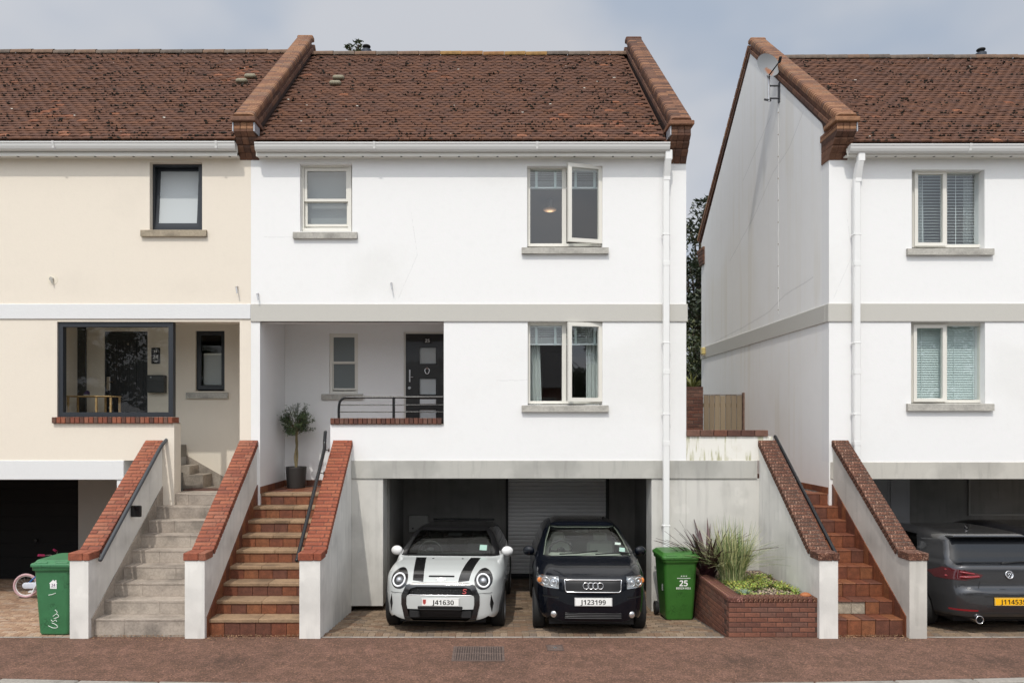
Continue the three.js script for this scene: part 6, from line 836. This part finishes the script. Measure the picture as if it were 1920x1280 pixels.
  mesh('windscreen_sticker', xf(new THREE.PlaneGeometry(0.11, 0.12), 0.50, 1.065, 0.625, -0.95, 0.1, -0.1), std([0.5, 0.66, 0.62], 0.7), car); for (const s of [-1, 1]) mesh('washer_jet', xf(cbox(0.03, 0.012, 0.02, 0.004), s * 0.22, S.topY(0.22, 1.02) + 0.004, 1.02), M.black, car);
}
// ---- tall black hatchback
{
  const car = thing('parked_hatchback', 'tall midnight black hatchback with chrome framed grille parked in the carport beside the white one', 'car', [1.445, 0, 0.25], -0.035, 'cars parked at the houses');
  car.position.y = -0.132; car.scale.x = 0.965; car.rotation.x = -0.044;
  const S = carShell({ L: 3.826, W: 0.837, H: 1.49, plan: 4.5, k: 0.2, profile: [[1.78, 0.18], [1.88, 0.27], [1.913, 0.48], [1.905, 0.68], [1.865, 0.82], [1.70, 0.90], [1.45, 0.965], [1.16, 1.02], [0.85, 1.16], [0.55, 1.30], [0.28, 1.405], [0.0, 1.455], [-0.45, 1.475], [-1.0, 1.43], [-1.5, 1.32], [-1.74, 1.06], [-1.84, 0.9], [-1.913, 0.62], [-1.89, 0.32], [-1.78, 0.2], [-1.2, 0.17], [1.3, 0.17]], section: [[0.15, 0.77], [0.3, 0.81], [0.55, 0.835], [0.8, 0.83], [0.96, 0.79], [1.05, 0.745], [1.25, 0.655], [1.5, 0.535]] });
  let t = S.tris; const fr = (p) => p[2] > 0.9, paint = phys([0.0025, 0.0038, 0.0075], { roughness: 0.4, specularIntensity: 0.1, clearcoat: 0.75, clearcoatRoughness: 0.03 }), take = (name, pg, proj, keep, mat, off = 0, sk = 0) => { let i; [i, t] = cutTris(t, pg, proj, keep); return i.length ? mesh(name, triGeo(i, off, sk), mat, car) : null; };
  t = wheelArch(t, [1.13, -1.275], 0.33, 0.29);
  take('windscreen', poly([-0.665, 1.03], [0.665, 1.03], [0.61, 1.225], [0.53, 1.388], [-0.53, 1.388], [-0.61, 1.225]), 'xy', (p, n) => p[2] > 0.1 && n[2] > 0.05, carM.glass);
  for (const s of [-1, 1]) { take('side_window', poly([0.62, 0.99], [0.30, 1.27], [-0.1, 1.39], [-0.3, 1.39], [-0.3, 0.99]), 'zy', (p) => p[0] * s > 0.4, carM.tint); take('side_window', poly([-0.34, 0.99], [-0.34, 1.39], [-1.1, 1.33], [-1.35, 1.02]), 'zy', (p) => p[0] * s > 0.4, carM.tint); }
  take('rear_window', poly([-0.5, 1.1], [0.5, 1.1], [0.45, 1.27], [-0.45, 1.27]), 'xy', (p) => p[2] < -1.3, carM.tint);
  take('glass_roof', [[-0.50, 0.14], [0.50, 0.14], [0.50, -0.95], [-0.50, -0.95]], 'xz', (p, n) => n[1] > 0.6 && p[1] > 1.3, carM.gloss);
  // headlights
  for (const s of [-1, 1]) { const pg = [[s * 0.475, 0.845], [s * 0.70, 0.835], [s * 0.772, 0.795], [s * 0.775, 0.72], [s * 0.70, 0.692], [s * 0.475, 0.685]], hl = take('headlight', pg, 'xy', fr, carM.reflector, -0.03, 0.03), lens = mesh('lens', triGeo(cutTris(S.tris, pg, 'xy', fr)[0], 0.002), carM.lens, hl);
    for (const [dx, r] of [[0.545, 0.058], [0.655, 0.05]]) { const z = S.front(dx, 0.765) - 0.018; mesh('lamp_ring', xf(new THREE.TorusGeometry(r, 0.008, 8, 30), s * dx, 0.765, z, 0, s * 0.35, 0), M.chrome, hl); mesh('bulb', xf(new THREE.SphereGeometry(r * 0.5, 14, 10), s * dx, 0.765, z - 0.004), std([0.5, 0.52, 0.54], 0.1, { metalness: 0.5 }), hl); }
    mesh('indicator', xf(new THREE.SphereGeometry(0.032, 14, 10), s * 0.735, 0.755, S.front(0.735, 0.755) - 0.024, 0, 0, 0, [1, 1.2, 0.6]), carM.amber, hl);
    const fg = take('fog_lamp', ell(s * 0.545, 0.335, 0.056, 0.056), 'xy', fr, M.black, -0.01, 0.01); mesh('bulb', xf(new THREE.SphereGeometry(0.047, 18, 12), s * 0.545, 0.335, S.front(0.545, 0.335) - 0.012, 0, s * 0.3, 0, [1, 1, 0.5]), carM.reflector, fg);
    take('bumper_recess', rrect(s > 0 ? 0.475 : -0.70, s > 0 ? 0.70 : -0.475, 0.555, 0.58, 0.01), 'xy', fr, M.black, -0.008, 0.008); }
  // grille plate with chrome frame and four rings
  const gp = poly([-0.395, 0.805], [0.395, 0.805], [0.385, 0.665], [0.36, 0.646], [-0.36, 0.646], [-0.385, 0.665]), gr = take('grille', gp, 'xy', fr, std([0.012, 0.012, 0.013], 0.45), -0.006, 0.006), zf = (x, y) => S.front(x, y) + 0.004, fp = []; for (let i = 0; i < gp.length; i++) { const a = gp[i], b = gp[(i + 1) % gp.length]; for (let k = 0; k < 8; k++) { const x = lerp(a[0], b[0], k / 8), y = lerp(a[1], b[1], k / 8); fp.push([x, y, zf(x, y)]); } } mesh('chrome_frame', tube(fp, 0.0085, 120, 6, true), M.chrome, gr);
  [-0.099, -0.033, 0.033, 0.099].forEach((x) => mesh('badge_ring', xf(new THREE.TorusGeometry(0.041, 0.0065, 8, 32), x * 1.0, 0.73, zf(x, 0.73) + 0.004, -0.12), M.chrome, gr));
  const lg = take('lower_grille', rrect(-0.40, 0.40, 0.285, 0.375, 0.015), 'xy', fr, M.black, -0.03, 0.03); for (let k = 0; k < 4; k++) mesh('grille_slat', tube([-0.39, -0.2, 0, 0.2, 0.39].map((x) => [x, 0.297 + k * 0.022, S.front(x, 0.33) - 0.004]), 0.006, 24, 6), std([0.05, 0.05, 0.052], 0.35), lg);
  { const seam = (pts) => mesh('panel_gap', tube(pts, 0.0025, 40, 4), M.black, car); seam([-0.8, -0.6, -0.48].map((x) => [x, 0.675, S.front(x, 0.675)])); seam([0.8, 0.6, 0.48].map((x) => [x, 0.675, S.front(x, 0.675)])); seam([-0.46, -0.2, 0, 0.2, 0.46].map((x) => [x, 0.85, S.front(x, 0.85)])); }
  mesh('body', triGeo(t), paint, car); mesh('lining', triGeo(t.filter((q) => q[0].p[1] > 0.4), -0.03), std([0.42, 0.43, 0.38], 0.9), car); mesh('underbody', box(-0.6, 0.6, 0.16, 0.32, -1.6, 1.62), carM.dark, car);
  plate(car, 0.0, 0.52, S.front(0, 0.52) + 0.012, 'J123199', '#e9e9e6', false);
  wheels(car, [[-0.735, 1.13], [0.735, 1.13], [-0.735, -1.275], [0.735, -1.275]], 0.295, 0.18, 7, carM.alloy); mirrors(car, 0.875, 1.035, 0.62, paint);
  cabin(car, S, 0.80, -0.05, -0.36, 1.03, std([0.40, 0.41, 0.36], 0.85), std([0.30, 0.31, 0.27], 0.85));
  for (const [x0, x1] of [[-0.42, 0.16], [0.12, 0.68]]) { const z = 1.10; mesh('wiper', tube([[x0, S.topY(x0, z + 0.03) + 0.02, z + 0.03], [(x0 + x1) / 2, S.topY((x0 + x1) / 2, z) + 0.022, z], [x1, S.topY(x1 * 0.95, z - 0.06) + 0.02, z - 0.06]], 0.009, 20, 6), M.black, car); }
  mesh('windscreen_sticker', xf(new THREE.PlaneGeometry(0.09, 0.055), 0.50, 1.165, 0.80, -1.0, 0, -0.1), std([0.72, 0.74, 0.72], 0.7), car); mesh('windscreen_sticker', xf(new THREE.PlaneGeometry(0.085, 0.09), 0.545, 1.095, 0.945, -1.0, 0, -0.15), std([0.5, 0.66, 0.62], 0.7), car);
}
// ---- grey hatchback seen from behind, and a darker one beyond it
function rearHatch(label, pos, turn, paint, plateText) {
  const car = thing('parked_hatchback', label, 'car', pos, turn, 'cars parked at the houses');
  const S = carShell({ L: 4.27, W: 0.895, H: 1.45, plan: 5.6, k: 0.13, profile: [[2.0, 0.2], [2.1, 0.32], [2.135, 0.5], [2.06, 0.7], [1.75, 0.86], [1.1, 0.98], [0.35, 1.29], [-0.1, 1.375], [-0.7, 1.39], [-1.3, 1.37], [-1.66, 1.325], [-1.80, 1.19], [-1.93, 1.0], [-2.05, 0.955], [-2.07, 0.80], [-2.075, 0.68], [-2.14, 0.615], [-2.15, 0.44], [-2.08, 0.27], [-1.95, 0.21], [-1.2, 0.17], [1.4, 0.17]], section: [[0.15, 0.82], [0.3, 0.865], [0.55, 0.893], [0.75, 0.888], [0.95, 0.855], [1.02, 0.81], [1.25, 0.70], [1.45, 0.58]] });
  let t = S.tris; const bk = (p) => p[2] < -1.4, take = (name, pg, proj, keep, mat, off = 0, sk = 0) => { let i; [i, t] = cutTris(t, pg, proj, keep); return i.length ? mesh(name, triGeo(i, off, sk), mat, car) : null; };
  t = wheelArch(t, [1.3, -1.32], 0.36, 0.31);
  take('windscreen', poly([-0.68, 1.02], [0.68, 1.02], [0.55, 1.31], [-0.55, 1.31]), 'xy', (p, n) => p[2] > 0.1 && n[2] > 0.1, carM.tint);
  const rw = take('rear_window', poly([-0.66, 0.965], [0.66, 0.965], [0.685, 1.04], [0.60, 1.265], [0.55, 1.29], [-0.55, 1.29], [-0.60, 1.265], [-0.685, 1.04]), 'xy', bk, phys([0.02, 0.022, 0.026], { roughness: 0.02, transmission: 0.4, thickness: 0, ior: 1.5 }));
  for (const s of [-1, 1]) { take('side_window', poly([0.72, 0.99], [0.2, 1.28], [-0.28, 1.32], [-0.3, 0.99]), 'zy', (p) => p[0] * s > 0.4, carM.tint); take('side_window', poly([-0.34, 0.99], [-0.32, 1.32], [-1.05, 1.30], [-1.28, 1.02]), 'zy', (p) => p[0] * s > 0.4, carM.tint);
    const up = take('tail_lamp', [[s * 0.36, 0.845], [s * 0.395, 0.80], [s * 0.60, 0.765], [s * 0.83, 0.77], [s * 0.845, 0.84], [s * 0.78, 0.925], [s * 0.60, 0.90]], 'xy', bk, carM.redDark, 0.006, -0.01); mesh('light_bar', tube([[s * 0.42, 0.82, S.back(0.42, 0.82) - 0.008], [s * 0.6, 0.81, S.back(0.6, 0.81) - 0.008], [s * 0.78, 0.81, S.back(0.78, 0.81) - 0.008]], 0.018, 24, 8), carM.red, up); mesh('light_bar', tube([[s * 0.48, 0.853, S.back(0.48, 0.853) - 0.004], [s * 0.62, 0.873, S.back(0.62, 0.873) - 0.006], [s * 0.77, 0.893, S.back(0.77, 0.893) - 0.005]], 0.013, 24, 8), carM.red, up);
    take('bumper_reflector', rrect(s > 0 ? 0.47 : -0.76, s > 0 ? 0.76 : -0.47, 0.352, 0.378, 0.008), 'xy', bk, carM.red, 0.002, -0.004);
    const ex = mesh('exhaust_pipe', xf(new THREE.CylinderGeometry(0.05, 0.05, 0.14, 28, 1, true), s * 0.46, 0.245, -2.06, Math.PI / 2), M.chrome, car); mesh('pipe_rim', xf(new THREE.TorusGeometry(0.05, 0.006, 8, 28), s * 0.46, 0.245, -2.13), M.chrome, ex); mesh('pipe_inside', xf(new THREE.CircleGeometry(0.049, 24), s * 0.46, 0.245, -2.05, 0, Math.PI), M.black, ex); }
  take('plate_recess', poly([-0.36, 0.42], [0.36, 0.42], [0.40, 0.57], [-0.40, 0.57]), 'xy', bk, paint, -0.02, 0.02);
  { let d; [d, t] = cutTris(t, [[-2.2, 0], [2.2, 0], [2.2, 0.275], [-2.2, 0.275]], 'zy', (p) => p[2] < -1.7); mesh('diffuser', triGeo(d, 0.004), carM.trim, car); }
  const seam = (pts) => mesh('panel_gap', tube(pts, 0.003, 50, 4), M.black, car), zb = (x, y) => S.back(x, y); for (const s of [-1, 1]) seam([[0.40, 0.755], [0.44, 0.66], [0.50, 0.605], [0.62, 0.585]].map(([x, y]) => [s * x, y, zb(x, y)])); seam([-0.62, -0.3, 0, 0.3, 0.62].map((x) => [x, 0.585, zb(x, 0.585)]));
  mesh('body', triGeo(t), paint, car); mesh('lining', triGeo(t.filter((q) => q[0].p[1] > 0.4), -0.03), carM.dark, car); mesh('underbody', box(-0.62, 0.62, 0.16, 0.32, -1.8, 1.75), carM.dark, car);
  mesh('rear_spoiler', xf(cbox(1.18, 0.03, 0.22, 0.013), 0, 1.325, -1.70, 0.10), paint, car); mesh('roof_aerial', xf(new THREE.ConeGeometry(0.03, 0.08, 12), 0, 1.40, -1.15, 0.5, 0, 0, [0.6, 1, 2]), paint, car);
  wheels(car, [[-0.79, 1.3], [0.79, 1.3], [-0.79, -1.32], [0.79, -1.32]], 0.318, 0.21, 5, carM.alloy); cabin(car, S, 0.75, -0.1, -0.36, 1.0, carM.dark); mirrors(car, 0.98, 1.02, 0.55, paint);
  if (plateText) { const z = S.back(0, 0.5); plate(car, 0, 0.492, z - 0.0 + 0.012 - 0.0, plateText, '#f0b40c', false, 0, Math.PI); const e = mesh('badge', [xf(new THREE.TorusGeometry(0.05, 0.007, 8, 36), 0, 0, 0), bar([-0.032, 0.036, 0], [-0.014, -0.002, 0], 0.005, 6), bar([-0.014, -0.002, 0], [0.0, 0.03, 0], 0.005, 6), bar([0.0, 0.03, 0], [0.014, -0.002, 0], 0.005, 6), bar([0.014, -0.002, 0], [0.032, 0.036, 0], 0.005, 6), bar([-0.045, 0.012, 0], [-0.02, -0.044, 0], 0.005, 6), bar([-0.02, -0.044, 0], [0, -0.008, 0], 0.005, 6), bar([0, -0.008, 0], [0.02, -0.044, 0], 0.005, 6), bar([0.02, -0.044, 0], [0.045, 0.012, 0], 0.005, 6)], M.chrome, car); e.position.set(0, 0.845, S.back(0, 0.845) - 0.008); e.rotation.set(0.2, Math.PI, 0);
    mesh('model_lettering', xf(new THREE.PlaneGeometry(0.12, 0.03), 0.55, 0.665, S.back(0.55, 0.665) - 0.004, -0.1, Math.PI, 0), std([1, 1, 1], 0.3, { map: textTex(128, 32, (k, w, h) => { k.clearRect(0, 0, w, h); k.fillStyle = '#c8c8c8'; k.font = 'bold 30px sans-serif'; k.fillText('GTI', 24, 27); }), transparent: true, alphaTest: 0.4 }), car);
    mesh('rear_wiper', [tube([[0.0, 0.985, S.back(0, 0.985) - 0.015], [-0.2, 1.0, S.back(0.2, 1.0) - 0.015], [-0.42, 1.005, S.back(0.42, 1.005) - 0.012]], 0.012, 20, 6), xf(new THREE.SphereGeometry(0.025, 12, 8), 0.02, 0.985, S.back(0, 0.985) - 0.015)], M.black, car); }
  return car;
}
{ const g = rearHatch('dark grey hatchback parked with its tail lights and yellow plate to the street', [7.13, -0.146, -0.14], Math.PI, phys([0.062, 0.063, 0.068], { roughness: 0.3, metalness: 0.7, specularIntensity: 0.3, clearcoat: 1, clearcoatRoughness: 0.04 }), 'J114535'); g.rotation.order = 'YXZ'; g.rotation.x = 0.042;
  rearHatch('black hatchback almost hidden behind the dark grey one in the right hand carport', [9.05, -0.198, -1.0], Math.PI, phys([0.012, 0.012, 0.014], { roughness: 0.25, clearcoat: 1 }), null); }
renderer.render(scene, camera);
